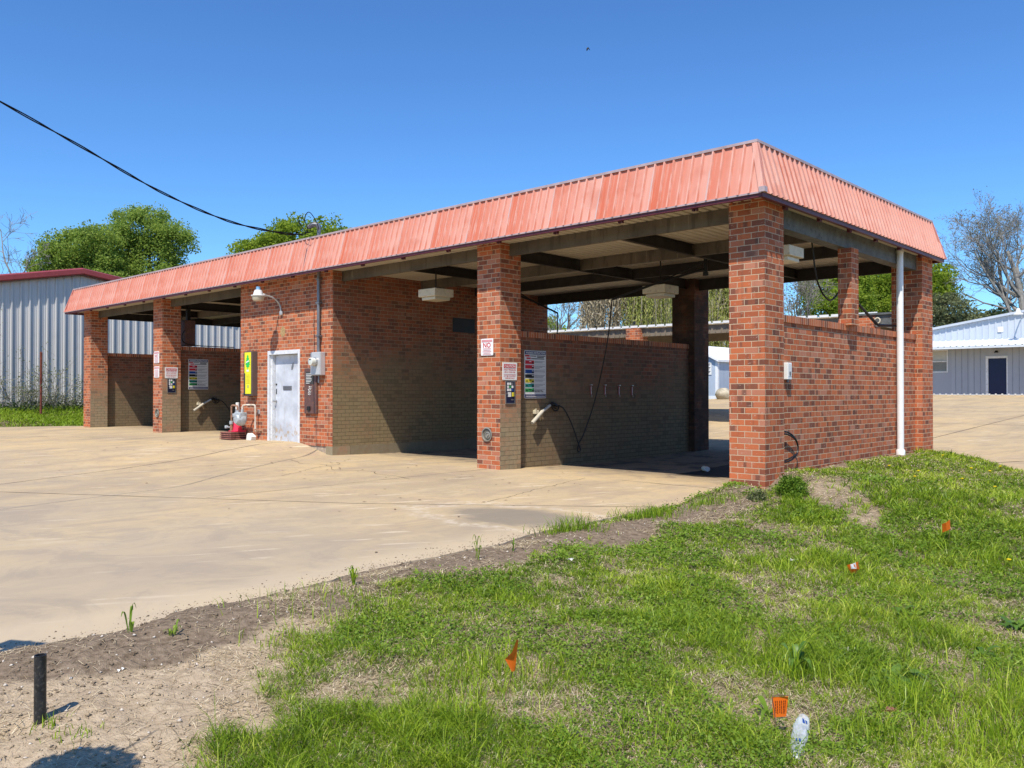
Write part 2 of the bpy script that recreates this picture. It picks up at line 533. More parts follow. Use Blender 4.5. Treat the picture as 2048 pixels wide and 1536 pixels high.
def ribbed(name, c, c2, rough=.45, metal=.0, pitch=.914, streak=.4, fade=None, spec=.4):
    m = N(name, rough, spec, metal)
    p = m.pos(); nn = m.nor()
    ax = m.math('GREATER_THAN', m.math('ABSOLUTE', nn[0]), .8)
    u = m.math('ADD', m.math('MULTIPLY', p[1], ax), m.math('MULTIPLY', p[0], m.math('SUBTRACT', 1.0, ax)))
    ph = m.math('FRACT', m.math('DIVIDE', m.math('ADD', u, 60.0), pitch))
    cell = m.math('FLOOR', m.math('DIVIDE', m.math('ADD', u, 60.0), pitch))
    wn = m.n('ShaderNodeTexWhiteNoise'); wn.noise_dimensions = '1D'; m.L(cell, wn.inputs['W'])
    ph2 = m.math('ADD', m.math('MULTIPLY', ph, .75), m.math('MULTIPLY', wn.outputs['Value'], .3))
    co = m.ramp(ph2, [(.05, c), (.85, c2)])
    st = m.noise(1.0, 5, m.vec(m.math('MULTIPLY', u, 14.0), m.math('MULTIPLY', p[2], .7), 0.0), .6)
    co = m.mix(m.math('MULTIPLY', m.mr(st, .45, .75), streak), co, c2 if fade is None else fade)
    if name == 'faded_red_metal':
        of_ = m.math('ADD', m.math('MULTIPLY', ax, .40), m.math('MULTIPLY', m.math('SUBTRACT', 1.0, ax), 23.49))
        rp = m.math('FRACT', m.math('DIVIDE', m.math('ADD', u, m.math('ADD', of_, .1524 * 40)), .1524))
        co = m.mix(m.math('MULTIPLY', m.math('MULTIPLY', m.math('LESS_THAN', rp, .31), m.mr(m.noise(5.0, 4), .3, .6)), .6), co, fade)
    pt = m.noise(2.2, 5)
    co = m.mix(m.math('MULTIPLY', m.mr(pt, .52, .72), .35), co, tuple(x * .82 for x in c))
    if fade is not None:
        sm = m.math('MULTIPLY', m.mr(m.math('ABSOLUTE', m.math('SUBTRACT', ph, .97)), .035, .0), m.mr(m.noise(1.6, 3), .42, .6))
        co = m.mix(m.math('MULTIPLY', sm, .8), co, (.42, .38, .38))
    m.col(co)
    return m.mat

def leafy(name, stops, trans=.3, rough=.55):
    m = N(name, rough, .25)
    co = m.ramp(m.attr('rnd'), stops)
    m.col(co)
    tr = m.n('ShaderNodeBsdfTranslucent')
    m.L(m.mix(.0, co, (0, 0, 0)), tr.inputs['Color'])
    ms = m.n('ShaderNodeMixShader'); ms.inputs[0].default_value = trans
    out = m.nt.nodes['Material Output']
    m.L(m.b.outputs[0], ms.inputs[1]); m.L(tr.outputs[0], ms.inputs[2]); m.L(ms.outputs[0], out.inputs['Surface'])
    return m.mat

MT = {}
MT['brick'] = brick('brick_clean', pale=.2)
MT['brick_bay'] = brick('brick_bay', dirt=.93, dz=(.55, 1.9))
MT['brick_bay_left'] = brick('brick_bay_left', dirt=.9, dz=(.6, 2.4))
MT['brick_wall'] = brick('brick_bay_wall', dirt=.93, dz=(.9, 2.3), dcol=(.20, .155, .09), bay_shade=.62)  # olive dirt low down, plus bay shade mixed into the brick colour
MT['brick_eq'] = brick('brick_equipment', dirt=.92, dz=(1.1, 2.7), dcol=(.25, .195, .105), bay_shade=.52)
MT['brick_dark'] = brick('brick_shaded', dirt=.93, dz=(3.4, 7.5), dcol=(.042, .030, .024), allsides=True)  # near-black mix paints the shade at the back into the brick
MT['rowlock'] = brick('brick_rowlock', rowlock=True)
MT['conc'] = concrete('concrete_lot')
MT['conc_pale'] = plain('concrete_base', (.42, .33, .24), .9, .2, var=.25, scale=9, dirt=(.22, .17, .12), bump=.006)
MT['joint'] = plain('joint_filler', (.10, .075, .055), .9, .1)
MT['roof_red'] = ribbed('faded_red_metal', (.53, .128, .064), (.63, .315, .24), .5, 0, .914, .6, fade=(.67, .38, .30), spec=.3)
MT['trim_maroon'] = plain('maroon_trim', (.10, .018, .022), .45, .4)
MT['zinc'] = plain('zinc_flashing', (.60, .42, .37), .4, .5, .4)
MT['deck'] = ribbed('beige_deck', (.60, .53, .41), (.52, .455, .35), .55, 0, .9, .35)
mm = N('galvanised_beam', .6, .35)
_p = mm.pos()
_u = mm.math('ADD', _p[0], _p[1])
_c = mm.mix(mm.mr(mm.noise(1.4, 4), .35, .7), (.135, .112, .08), (.075, .062, .046))
_s = mm.noise(1.0, 4, mm.vec(mm.math('MULTIPLY', _u, 9.0), mm.math('MULTIPLY', _p[2], 1.1), 0.0), .6)
_c = mm.mix(mm.math('MULTIPLY', mm.mr(_s, .52, .62), .6), _c, (.055, .045, .035))
_c = mm.mix(mm.math('MULTIPLY', mm.mr(_s, .40, .30), .5), _c, (.30, .26, .20))
mm.col(_c)
MT['beam'] = mm.mat
MT['beam_dark'] = plain('dark_beam', (.035, .03, .026), .7, .2, var=.3)  # near-black tone for the inner beams and lamp hangers
MT['beam_side'] = plain('weathered_grey_beam', (.105, .11, .105), .6, .3, var=.3, dirt=(.05, .045, .04))
MT['white_pipe'] = plain('white_pvc', (.80, .79, .76), .35, .5, var=.04)
MT['black'] = plain('black_rubber', (.012, .012, .013), .45, .4, var=.3)
MT['black_plastic'] = plain('black_polypipe', (.017, .017, .018), .42, .45, var=.5, scale=30, dirt=(.09, .08, .07))
MT['cable'] = plain('cable_black', (.010, .010, .012), .8, .1)
MT['cream'] = plain('cream_lamp_housing', (.66, .58, .43), .5, .3, var=.06, dirt=(.42, .34, .23))
MT['lens'] = plain('frosted_lens', (.60, .53, .38), .35, .4, var=.06)
mm = N('grey_steel_door', .55, .35)
_p = mm.pos()
_c = mm.ramp(mm.noise(3.2, 6), [(.35, (.44, .46, .50)), (.65, (.62, .65, .70))])
_r = mm.math('MULTIPLY', mm.mr(mm.noise(7.5, 5), .47, .66), mm.mr(_p[2], .75, .3))
_c = mm.mix(_r, _c, (.42, .25, .09))
_r2 = mm.mr(mm.noise(2.1, 5, mm.vec(mm.math('MULTIPLY', _p[0], 5.0), mm.math('MULTIPLY', _p[2], .8), 2.0)), .56, .72)
_c = mm.mix(mm.math('MULTIPLY', _r2, .35), _c, (.40, .38, .34))
mm.col(_c)
MT['door'] = mm.mat
MT['door_frame'] = plain('white_frame_paint', (.68, .69, .70), .5, .3, var=.08, dirt=(.45, .44, .42))
MT['grey_box'] = plain('grey_meter_box', (.52, .52, .52), .4, .45, .2, var=.06)
MT['glass_cap'] = plain('meter_glass', (.62, .62, .55), .12, .8, var=.05)
MT['conduit'] = plain('galvanised_conduit', (.20, .20, .21), .45, .5, .5, var=.15)
MT['brown_box'] = plain('brown_enamel', (.115, .055, .048), .45, .4, var=.15, dirt=(.24, .11, .05))
MT['vend_brown'] = plain('vending_bronze', (.115, .085, .075), .5, .3, var=.08)
MT['vend_dark'] = plain('vending_dark', (.05, .045, .04), .4, .4)
MT['yellow'] = plain('yellow_decal', (.80, .74, .02), .45, .4, var=.05)
MT['green'] = plain('green_decal', (.02, .50, .09), .45, .4, var=.04)
MT['white'] = plain('white_panel', (.78, .77, .74), .5, .3, var=.04)
MT['sign_grey'] = plain('sign_white', (.70, .69, .66), .45, .3, var=.05)
MT['sign_red'] = plain('sign_red', (.55, .02, .035), .5, .3, var=.05)
MT['sign_pink'] = plain('sign_faded_red', (.62, .27, .28), .5, .3, var=.1)
MT['sign_navy'] = plain('sign_navy', (.018, .022, .11), .45, .3, var=.05)
MT['sign_blue'] = plain('sign_blue', (.015, .06, .25), .45, .3, var=.05)
MT['sign_black'] = plain('sign_black', (.014, .014, .015), .5, .3)
MT['sign_grey_ink'] = plain('sign_grey_ink', (.25, .25, .25), .5, .3)
MT['sign_yellow'] = plain('sign_yellow', (.56, .47, .03), .45, .3)
MT['sign_teal'] = plain('sign_teal', (.015, .20, .18), .45, .3)
MT['sign_green'] = plain('sign_green', (.03, .27, .07), .45, .3)
MT['coin_navy'] = plain('coin_panel_navy', (.012, .014, .045), .35, .5)
MT['steel'] = plain('stainless_steel', (.46, .45, .43), .3, .5, .8, var=.1)
MT['blue_lamp'] = plain('blue_photocell', (.16, .34, .52), .45, .4)
MT['chrome_grey'] = plain('cast_aluminium', (.48, .48, .47), .4, .5, .3, var=.1)
MT['foam_grey'] = plain('grey_pvc_sleeve', (.43, .42, .38), .6, .3, var=.08)
MT['gasgrey'] = plain('gas_meter_grey', (.42, .45, .46), .5, .4, .2, var=.15, dirt=(.22, .22, .2))
MT['rusty_pipe'] = plain('rusty_pipe', (.30, .17, .11), .75, .2, var=.35, scale=20, dirt=(.14, .07, .04))
MT['beige_pipe'] = plain('beige_painted_pipe', (.62, .55, .45), .55, .3, var=.12, dirt=(.33, .2, .12))
MT['cone_red'] = plain('cone_red', (.75, .035, .085), .5, .4, var=.08)
MT['cone_white'] = plain('cone_white', (.78, .76, .70), .5, .3, var=.06)
MT['pallet'] = plain('reddish_planks', (.27, .11, .085), .8, .2, var=.25, scale=10)
MT['pallet_dark'] = plain('dark_planks', (.035, .018, .016), .8, .2)
MT['rag'] = plain('white_rag', (.75, .72, .66), .85, .1, var=.08)
MT['orange_flag'] = None
mm = N('orange_vinyl', .4, .4); _c = mm.mix(mm.noise(18, 3), (.95, .20, .012), (.90, .15, .01)); mm.col(_c)
tr = mm.n('ShaderNodeBsdfTranslucent'); mm.L(_c, tr.inputs['Color']); ms = mm.n('ShaderNodeMixShader'); ms.inputs[0].default_value = .15
mm.L(mm.b.outputs[0], ms.inputs[1]); mm.L(tr.outputs[0], ms.inputs[2]); mm.L(ms.outputs[0], mm.nt.nodes['Material Output'].inputs['Surface'])
MT['orange_flag'] = mm.mat
MT['wire'] = plain('rusty_wire', (.17, .10, .06), .6, .3)
MT['flag_ink'] = plain('flag_print', (.16, .02, .01), .5, .2)
MT['metal_wall'] = ribbed('galvalume_wall', (.55, .54, .52), (.49, .48, .465), .45, 0, .914, .25)
MT['barn_trim'] = plain('barn_red_trim', (.27, .045, .045), .45, .4, var=.12)
MT['barn_roof'] = plain('barn_roof', (.45, .45, .45), .45, .4, .3)
MT['office_wall'] = ribbed('grey_blue_siding', (.37, .39, .43), (.33, .35, .39), .5, 0, .914, .3)
MT['office_gable'] = ribbed('pale_blue_gable', (.53, .58, .64), (.49, .545, .61), .45, 0, .914, .2)
MT['office_awning'] = ribbed('pale_blue_awning', (.63, .68, .71), (.59, .64, .68), .4, 0, .914, .2)
MT['seam'] = plain('seam_dark', (.24, .26, .29), .6, .2)
MT['navy_door'] = plain('navy_door', (.006, .012, .05), .35, .4, var=.1)
MT['window_shade'] = plain('window_shade', (.48, .47, .42), .25, .5, var=.06)
MT['window_glass'] = plain('window_glass', (.20, .20, .19), .1, .8, var=.1)
MT['shed_wall'] = ribbed('shed_blue_wall', (.40, .47, .57), (.44, .51, .60), .6, 0, .4, .2)
MT['shed_white'] = plain('shed_white', (.80, .81, .82), .5, .3, var=.04)
MT['canopy_fascia'] = plain('canopy_fascia', (.20, .165, .12), .55, .3, var=.12)
MT['canopy_top'] = plain('canopy_white_metal', (.80, .80, .76), .4, .4, .1, var=.05)
MT['rock'] = plain('pale_rock', (.42, .37, .27), .9, .2, var=.3, scale=4, bump=.03)
MT['car_paint'] = plain('dark_car_paint', (.02, .024, .028), .2, .6, var=.1)
MT['tyre'] = plain('tyre', (.02, .02, .02), .85, .2)
MT['car_glass'] = plain('car_glass', (.03, .035, .04), .08, .8)
MT['taillight'] = plain('taillight', (.35, .012, .012), .2, .6)
MT['rust_post'] = plain('rusty_post', (.16, .05, .035), .8, .2, var=.35, scale=15)
MT['house_white'] = plain('house_white', (.72, .72, .70), .6, .3, var=.08)
MT['bark'] = plain('bark', (.10, .08, .062), .95, .1, var=.35, scale=5, bump=.02)
MT['bark_dark'] = plain('bark_dark', (.06, .047, .038), .95, .1, var=.3, scale=5)
MT['bark_grey'] = plain('bark_grey', (.235, .22, .195), .95, .1, var=.3, scale=5)
MT['twig_tan'] = plain('tan_twigs', (.36, .31, .23), .95, .1, var=.25, scale=1.5)
MT['leaf_bright'] = leafy('leaf_bright', [(.0, (.15, .23, .025)), (.45, (.27, .37, .036)), (1.0, (.39, .48, .06))], .58)
MT['leaf_mid'] = leafy('leaf_mid', [(.0, (.17, .25, .045)), (.5, (.30, .41, .075)), (1.0, (.42, .52, .11))], .6)
MT['leaf_willow'] = leafy('leaf_willow', [(.0, (.21, .23, .05)), (.5, (.34, .37, .09)), (1.0, (.47, .48, .16))], .35)
MT['leaf_dark'] = leafy('leaf_dark', [(.0, (.03, .055, .016)), (.5, (.06, .095, .028)), (1.0, (.11, .15, .05))], .25)
MT['leaf_grey'] = leafy('leaf_grey', [(.0, (.10, .115, .05)), (.5, (.165, .185, .08)), (1.0, (.25, .26, .12))], .3)
MT['grass'] = leafy('grass_blades', [(.0, (.075, .14, .010)), (.4, (.19, .30, .016)), (.75, (.33, .44, .026)), (1.0, (.55, .60, .09))], .33, .38)
MT['weed'] = leafy('weed_leaves', [(.0, (.08, .15, .014)), (.5, (.17, .28, .026)), (1.0, (.28, .39, .045))], .4, .5)
MT['dock'] = leafy('dock_leaves', [(.0, (.05, .10, .014)), (.5, (.09, .175, .024)), (1.0, (.15, .25, .04))], .25, .4)
MT['straw'] = leafy('dry_blades', [(.0, (.30, .22, .12)), (.5, (.56, .45, .28)), (1.0, (.82, .71, .50))], .25, .8)
MT['lawn_far'] = leafy('bank_grass', [(.0, (.12, .21, .012)), (.5, (.23, .35, .02)), (1.0, (.36, .46, .04))], .35, .5)
MT['petal'] = plain('yellow_petals', (.80, .58, .01), .6, .2)
mm = N('soil', .95, .1)
_p = mm.pos(); _pv = mm._g.outputs['Position']
_tan = mm.attr('tan'); _gr = mm.attr('turf')
_n1 = mm.noise(3.2, 6); _n2 = mm.noise(24, 5); _n3 = mm.noise(120, 3)
_dark = mm.ramp(_n2, [(.3, (.125, .09, .06)), (.7, (.275, .21, .148))])
_lite = mm.ramp(_n2, [(.3, (.33, .25, .165)), (.7, (.50, .395, .27))])
_f = mm.math('ADD', _tan, mm.math('MULTIPLY', mm.math('SUBTRACT', _n1, .5), .9), clamp=True)
_c = mm.mix(mm.mr(_f, .3, .7), _dark, _lite)
_th = mm.ramp(_n2, [(.3, (.05, .05, .02)), (.5, (.125, .105, .055)), (.72, (.30, .24, .14))])
_c = mm.mix(mm.math('MULTIPLY', _gr, .85), _c, _th)
_vo = mm.n('ShaderNodeTexVoronoi'); _vo.feature = 'DISTANCE_TO_EDGE'; _vo.inputs['Scale'].default_value = 9.0
mm.L(_pv, _vo.inputs['Vector'])
_ck = mm.math('MULTIPLY', mm.mr(_vo.outputs['Distance'], .03, .0), mm.math('MULTIPLY', mm.mr(_tan, .5, .9), mm.mr(_n1, .45, .6)))
_c = mm.mix(mm.math('MULTIPLY', _ck, .6), _c, (.10, .07, .045))
_c = mm.mix(mm.math('MULTIPLY', mm.mr(_n3, .62, .75), .5), _c, (.5, .42, .31))
mm.col(_c)
mm.bump(mm.math('ADD', _n2, mm.math('MULTIPLY', _n3, .5)), .02, .8)
MT['soil'] = mm.mat
# ------------------------------------------------------------------ ground
XG_Y = [-12, -9.2, -8.4, -8.0, -7.6, -6.5, -5.0, -3.6, -2.4, -1.2, -.5, .3, 7]
XG_X = [2.6, 2.3, 1.95, 1.35, .85, .42, .42, .46, .55, .42, .2, .05, .05]
# bare patches on the verge: centre, half sizes, heading, strength
PATCH = [(1.2, -.5, 1.5, .32, -53, .92), (.7, .35, .5, .26, -40, .85), (2.64, -5.45, .36, .12, -60, .8), (1.05, -2.1, .55, .22, -30, .75), (2.42, -7.3, .28, .16, 20, .6),
         (3.2, -4.72, .4, .18, -20, .45), (1.95, -7.75, .4, .2, 30, .7), (1.1, -5.6, .25, .14, -40, .6), (3.72, -5.1, .5, .2, -35, .6),
         (3.25, -6.45, .36, .17, -10, .75), (2.05, -6.9, .2, .12, 10, .6), (2.7, -2.3, .45, .12, -20, .5), (1.9, -6.2, .3, .12, 35, .5), (1.75, -2.45, .5, .14, -25, .6)]
def patch_at(x, y):
    s = np.zeros(np.shape(x))
    wx = (fbm(x * 3, y * 3, 31, 3) - .5) * .25; wy = (fbm(x * 3, y * 3, 47, 3) - .5) * .25
    for cx, cy_, rx, ry, rot, k in PATCH:
        a = rad(rot); dx = x + wx - cx; dy = y + wy - cy_
        u = (dx * math.cos(a) + dy * math.sin(a)) / rx; v = (-dx * math.sin(a) + dy * math.cos(a)) / ry
        s = np.maximum(s, k * sst(1.25, .7, np.sqrt(u * u + v * v)))
    return s
def turf_at(x, y):                   # 0 bare .. 1 grassed, on the verge
    xg = np.interp(y, XG_Y, XG_X) + (fbm(x * 2.2, y * 2.2, 11, 4) - .5) * 1.0
    g = sst(-.12, .16, x - xg)
    ed_ = x - edge_x(y)
    fr = sst(.30, .12, ed_ + (fbm(x * 4, y * 4, 13, 2) - .5) * .3) * sst(-3.9, -3.2, y) * sst(.1, -.3, y) * sst(.35, .5, fbm(x * 2 + 7, y * 2, 14, 2))
    g = np.maximum(g, fr)
    return np.clip(g * (1 - patch_at(x, y)), 0, 1)
def on_verge(x, y):
    return (x > edge_x(y) - .02) & (y < side_y(x)) & (y < 6.8) & (x < 12)

def lines(*segs):
    out = []
    for a, b, n in segs: out.append(np.linspace(a, b, n, endpoint=False))
    return np.concatenate(out + [np.array([segs[-1][1]], float)])
gx = lines((-600, -60, 12), (-60, -31, 12), (-31, -23, 40), (-23, -1.2, 24), (-1.2, -.6, 6), (-.6, 5.6, 170), (5.6, 12, 26), (12, 60, 14), (60, 600, 10))
gy = lines((-600, -30, 10), (-30, -10.5, 20), (-10.5, -2.5, 215), (-2.5, 7.2, 120), (7.2, 16, 24), (16, 60, 30), (60, 600, 12))
GX, GY = np.meshgrid(gx, gy)
GZ = h_soil(GX, GY)
ni, nj = GX.shape
idx = np.arange(ni * nj).reshape(ni, nj)
q = np.stack([idx[:-1, :-1], idx[:-1, 1:], idx[1:, 1:], idx[1:, :-1]], -1).reshape(-1, 4)
verge_m = (GX > -1) & (GX < 14) & (GY < 7) & (GY > -16)
turf = np.where(verge_m, turf_at(GX, GY), 1.0)
ed = GX - edge_x(GY)
tan = np.where(GY < -6.9, sst(.5, .95, ed + (fbm(GX * 2, GY * 2, 21, 3) - .5) * .6), 0) * sst(-6.9, -7.4, GY)
pp = patch_at(GX, GY)
tan = np.clip(np.maximum(tan, pp * np.where(GY > -1.6, .52, np.where(GY < -4.0, 1.0, .35))), 0, 1)
ground = np_mesh('ground', np.stack([GX, GY, GZ], -1).reshape(-1, 3), quads=q, mats=[MT['soil']], attrs={'tan': tan.ravel(), 'turf': turf.ravel()}, smooth=True)
tag(ground, kind='structure')

# concrete lot
V = []; Q = []
def sheet(xs, ys, xl, xr):
    base = len(V); m = len(xs)
    for y in ys:
        a = float(xl(y)); b = float(xr(y))
        xx = np.clip(xs, a, b)
        zz = h_conc(xx, np.full(m, y))
        for x, z in zip(xx, zz): V.append((x, y, z))
    for j in range(len(ys) - 1):
        for i in range(m - 1):
            p = base + j * m + i
            if abs(V[p][0] - V[p + 1][0]) < 1e-5 and abs(V[p + m][0] - V[p + m + 1][0]) < 1e-5: continue
            Q.append((p, p + 1, p + m + 1, p + m))
    return base, m
ysA = lines((-32, -10, 20), (-10, 0, 220), (0, 6.6, 34))
b0, m0 = sheet(lines((-70, -25, 20), (-25, -12, 60), (-12, -9, 40), (-9, -.8, 36), (-.8, .2, 10)), ysA,
               lambda y: -23.9 - 1.07 * (.3 - y) if y < .3 else -23.95, edge_x)
n0 = len(V)                          # skirt along the visible edge
for j, y in enumerate(ysA):
    x = float(edge_x(y)); V.append((x + .004, y, float(h_conc(np.array([x]), np.array([y]))[0]) - .16))
for j in range(len(ysA) - 1):
    Q.append((b0 + j * m0 + m0 - 1, n0 + j, n0 + j + 1, b0 + (j + 1) * m0 + m0 - 1))
sheet(lines((-23.95, 2, 50), (2, 40, 20)), lines((6.6, 12, 14), (12, 27.7, 14)), lambda y: -23.95, lambda y: 40)
sheet(lines((-17, 40, 40)), lines((27.7, 41, 10)), lambda y: -17, lambda y: 40)
sheet(lines((-.1, 4, 60), (4, 30, 12)), lines((-5, 6.6, 90)), lambda y: max((6.75 - y) / 1.12, -.1), lambda y: 30)
lot = np_mesh('concrete_lot', V, quads=Q, mats=[MT['conc']], smooth=True)
tag(lot, kind='structure')

def ribbon(name, pts, w, m, kind='structure', dz=.003):
    P = []
    for a, b in zip(pts[:-1], pts[1:]):
        n = max(2, int(math.hypot(b[0] - a[0], b[1] - a[1]) / .2))
        for k in range(n): P.append((a[0] + (b[0] - a[0]) * k / n, a[1] + (b[1] - a[1]) * k / n))
    P.append(pts[-1])
    r = random.Random(5); vs = []; fs = []
    for i, p in enumerate(P):
        a = P[max(i - 1, 0)]; b = P[min(i + 1, len(P) - 1)]
        d = Vector((b[0] - a[0], b[1] - a[1], 0)).normalized(); nrm = Vector((-d.y, d.x, 0))
        ww = w * r.uniform(.7, 1.3)
        for sgn in (-1, 1):
            x = p[0] + nrm.x * ww * sgn / 2; y = p[1] + nrm.y * ww * sgn / 2
            vs.append((x, y, float(h_conc(np.array([x]), np.array([y]))[0]) + dz))
        if i: fs.append((2 * i - 2, 2 * i - 1, 2 * i + 1, 2 * i))
    mb = MB(); mb.add(vs, fs)
    return mb.build(name, m, kind=kind)
ribbon('expansion_joint', [(-11.45, -.03), (-11.2, -1.6), (-10.5, -3.35), (-9.2, -6.3), (-6.5, -12.5)], .016, MT['joint'])
ribbon('expansion_joint', [(-13.5, -8.85), (-8.1, -6.55), (-3.4, -4.1), (-.32, -1.95)], .014, MT['joint'])
ribbon('slab_crack', [(-.56, -.05), (-1.0, .02), (-1.5, -.02), (-2.3, .03)], .014, MT['joint'])
def crack(a, b, seed, amp=.14, w=.009, n=26):
    r = random.Random(seed); pts = []
    dx, dy = b[0] - a[0], b[1] - a[1]; L = math.hypot(dx, dy); o = 0
    for k in range(n + 1):
        t = k / n; o = o * .75 + r.uniform(-amp, amp) * .6
        e = o * math.sin(math.pi * t); pts.append((a[0] + dx * t - dy / L * e, a[1] + dy * t + dx / L * e))
    ribbon('slab_crack', pts, w, MT['joint'])
crack((-9.3, -1.2), (-4.9, -1.9), 4, .25); crack((-2.2, -2.95), (-2.9, -.1), 6, .1, .007); crack((-15.5, -1.4), (-21.5, -3.9), 7, .3, .014); crack((-6.9, -2.9), (-8.6, -.3), 8, .2, .008)
ribbon('expansion_joint', [(-5.07, -.05), (-5.2, -3.0), (-5.3, -5.0)], .010, MT['joint'])
ribbon('expansion_joint', [(-17.8, -.05), (-18.0, -4.5), (-18.6, -11)], .016, MT['joint'])
ribbon('expansion_joint', [(-13.0, 17.5), (-3.0, 17.5), (12, 17.5)], .03, MT['joint']); ribbon('expansion_joint', [(-6, 24.5), (14, 24.5)], .035, MT['joint']); ribbon('expansion_joint', [(-9, 33), (14, 33)], .04, MT['joint']); ribbon('expansion_joint', [(-1.5, 8), (-1.9, 40)], .03, MT['joint'])
ribbon('slab_crack', [(1.0, 5.75), (1.6, 7.2), (2.6, 8.6), (4.6, 11)], .03, MT['joint'])

# ------------------------------------------------------------------ car wash building
BASE = (-11.5, 3.4, 0.0)
cw = thing('car_wash', BASE, 'long red brick self-service car wash with faded red metal mansard roof', 'car wash')
ZD = 3.875                           # underside of the roof deck
def pier(name, x0, x1, y0, y1, z0, z1, m):
    return MB().box(x0, x1, y0, y1, z0, z1).build(name, m, cw)
pier('pillar', -.515, 0, 0, .56, -.3, 3.9, MT['brick'])
pier('pillar', -5.35, -4.80, 0, .52, -.2, 3.9, MT['brick_bay'])
pier('pillar', -18.10, -17.54, 0, .52, -.1, 3.9, MT['brick_bay_left'])
pier('pillar', -23.08, -22.53, 0, .52, -.1, 3.9, MT['brick_bay_left'])
pier('pillar', -.55, .0, 6.33, 6.93, -.3, 3.9, MT['brick'])
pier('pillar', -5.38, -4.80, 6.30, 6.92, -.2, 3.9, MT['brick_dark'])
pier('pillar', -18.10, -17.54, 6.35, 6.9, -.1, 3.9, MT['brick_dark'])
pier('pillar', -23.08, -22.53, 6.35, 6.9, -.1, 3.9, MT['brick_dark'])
pier('pillar', -.225, -.012, 2.97, 3.26, 2.38, 3.598, MT['brick'])
# low walls between the bays
def bay_wall(x0, x1, y0, y1, z1, m, mc):
    MB().box(x0, x1, y0, y1, -.3, z1 - .1).build('bay_wall', m, cw)
    MB().box(x0 - .022, x1 + .022, y0, y1, z1 - .1, z1).build('wall_cap', mc, cw)
bay_wall(-.36, -.13, .56, 6.33, 2.40, MT['brick'], MT['rowlock'])
bay_wall(-5.20, -4.95, .52, 6.30, 2.40, MT['brick_wall'], MT['rowlock'])
bay_wall(-17.95, -17.70, .52, 6.35, 2.60, MT['brick_wall'], MT['rowlock'])
bay_wall(-22.93, -22.68, .52, 6.35, 2.57, MT['brick_wall'], MT['rowlock'])
# equipment room: front wall with a door opening, side and back walls, concrete plinth on the bay side
ex0, ex1 = -13.38, -9.64
dx0, dx1, dzt = -12.16, -10.85, 2.262
mb = MB()
mb.box(ex0, dx0, 0, .2, .13, 3.9)
mb.box(dx1, ex1 - .003, 0, .2, .18, 3.9)
mb.box(dx0, dx1, 0, .2, dzt, 3.9)
mb.build('equipment_room_wall', MT['brick'], cw)
mb = MB()
mb.box(ex1 - .2, ex1, .003, 6.9, .19, 3.88)
mb.build('equipment_room_wall', MT['brick_eq'], cw)
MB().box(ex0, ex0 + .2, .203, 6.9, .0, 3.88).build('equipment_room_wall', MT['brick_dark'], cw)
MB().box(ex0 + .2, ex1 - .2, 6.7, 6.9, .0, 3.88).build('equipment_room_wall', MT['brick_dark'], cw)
mb = MB(); mb.box(-9.86, ex1 + .02, -.012, 6.9, -.25, .188)
mb.build('plinth', brick('plinth_stain', dirt=.97, dz=(2, 3), dcol=(.27, .225, .145), bh=3.0, bw=9.0, allsides=True), cw)
MB().box(ex0 + .01, -9.9, .02, .19, -.1, .175).build('threshold', MT['conc_pale'], cw)
# door
dl = .12                             # set back in its frame
mb = MB(); mb.box(-12.03, -10.93, dl, dl + .045, .19, 2.165)
door = mb.build('door', MT['door'], cw)
mb = MB()
mb.box(dx0, -12.10, -.012, .15, .175, dzt - .0); mb.box(-10.92, dx1, -.012, .15, .175, dzt)
mb.box(-12.10, -10.92, -.012, .15, 2.175, dzt)
mb.box(-12.10, -12.045, .045, .16, .175, 2.175)
mb.build('door_frame', MT['door_frame'], door)
mb = MB(); mb.bbox(-11.70, -11.36, dl - .016, dl, 1.375, 1.465, .006); mb.box(-11.68, -11.38, dl - .022, dl - .014, 1.395, 1.405); mb.box(-11.68, -11.38, dl - .022, dl - .014, 1.425, 1.435)
mb.build('mail_slot', MT['conduit'], door)
mb = MB()
mb.lathe([(.028, 0), (.028, -.02), (.012, -.025), (.012, -.05), (.026, -.055), (.028, -.075), (.0, -.08)], (-11.985, dl, 1.12), 'y', 14)
mb.build('knob', MT['steel'], door, smooth=True)
MB().lathe([(.022, 0), (.022, -.014), (.0, -.016)], (-11.985, dl, 1.50), 'y', 14).build('lock', MT['sign_black'], door, smooth=True)
MB().bbox(-12.0, -11.97, dl - .01, dl, 1.28, 1.40, .004).build('latch_plate', MT['sign_black'], door)
mb = MB()
n = 14; P = [(-11.33 + .036 * math.cos(2 * math.pi * k / n), 1.90 + .082 * math.sin(2 * math.pi * k / n)) for k in range(n)]
P = [(p[0] + (p[1] - 1.9) * .35, p[1]) for p in P]
mb.prism(P, dl - .006, dl, 'y'); mb.build('cover_plate', MT['conduit'], door)

# roof deck (corrugated, ribs run front to back)
mb = MB()
xs = []; x = -23.45
vs = []; fs = []
while x < .16:
    for dx, dz in ((0, 0), (.10, 0), (.115, .028), (.137, .028)):
        xs.append((x + dx, ZD + dz))
    x += .1524
for i, (x, z) in enumerate(xs):
    vs += [(x, -.36, z), (x, 7.0, z)]
    if i: fs.append((2 * i - 2, 2 * i, 2 * i + 1, 2 * i - 1))
mb.add(vs, fs)
mb.build('roof_deck', MT['deck'], cw)
MB().box(-23.3, .0, -.2, 6.85, 4.15, 4.2).build('roof_sheet', MT['zinc'], cw)

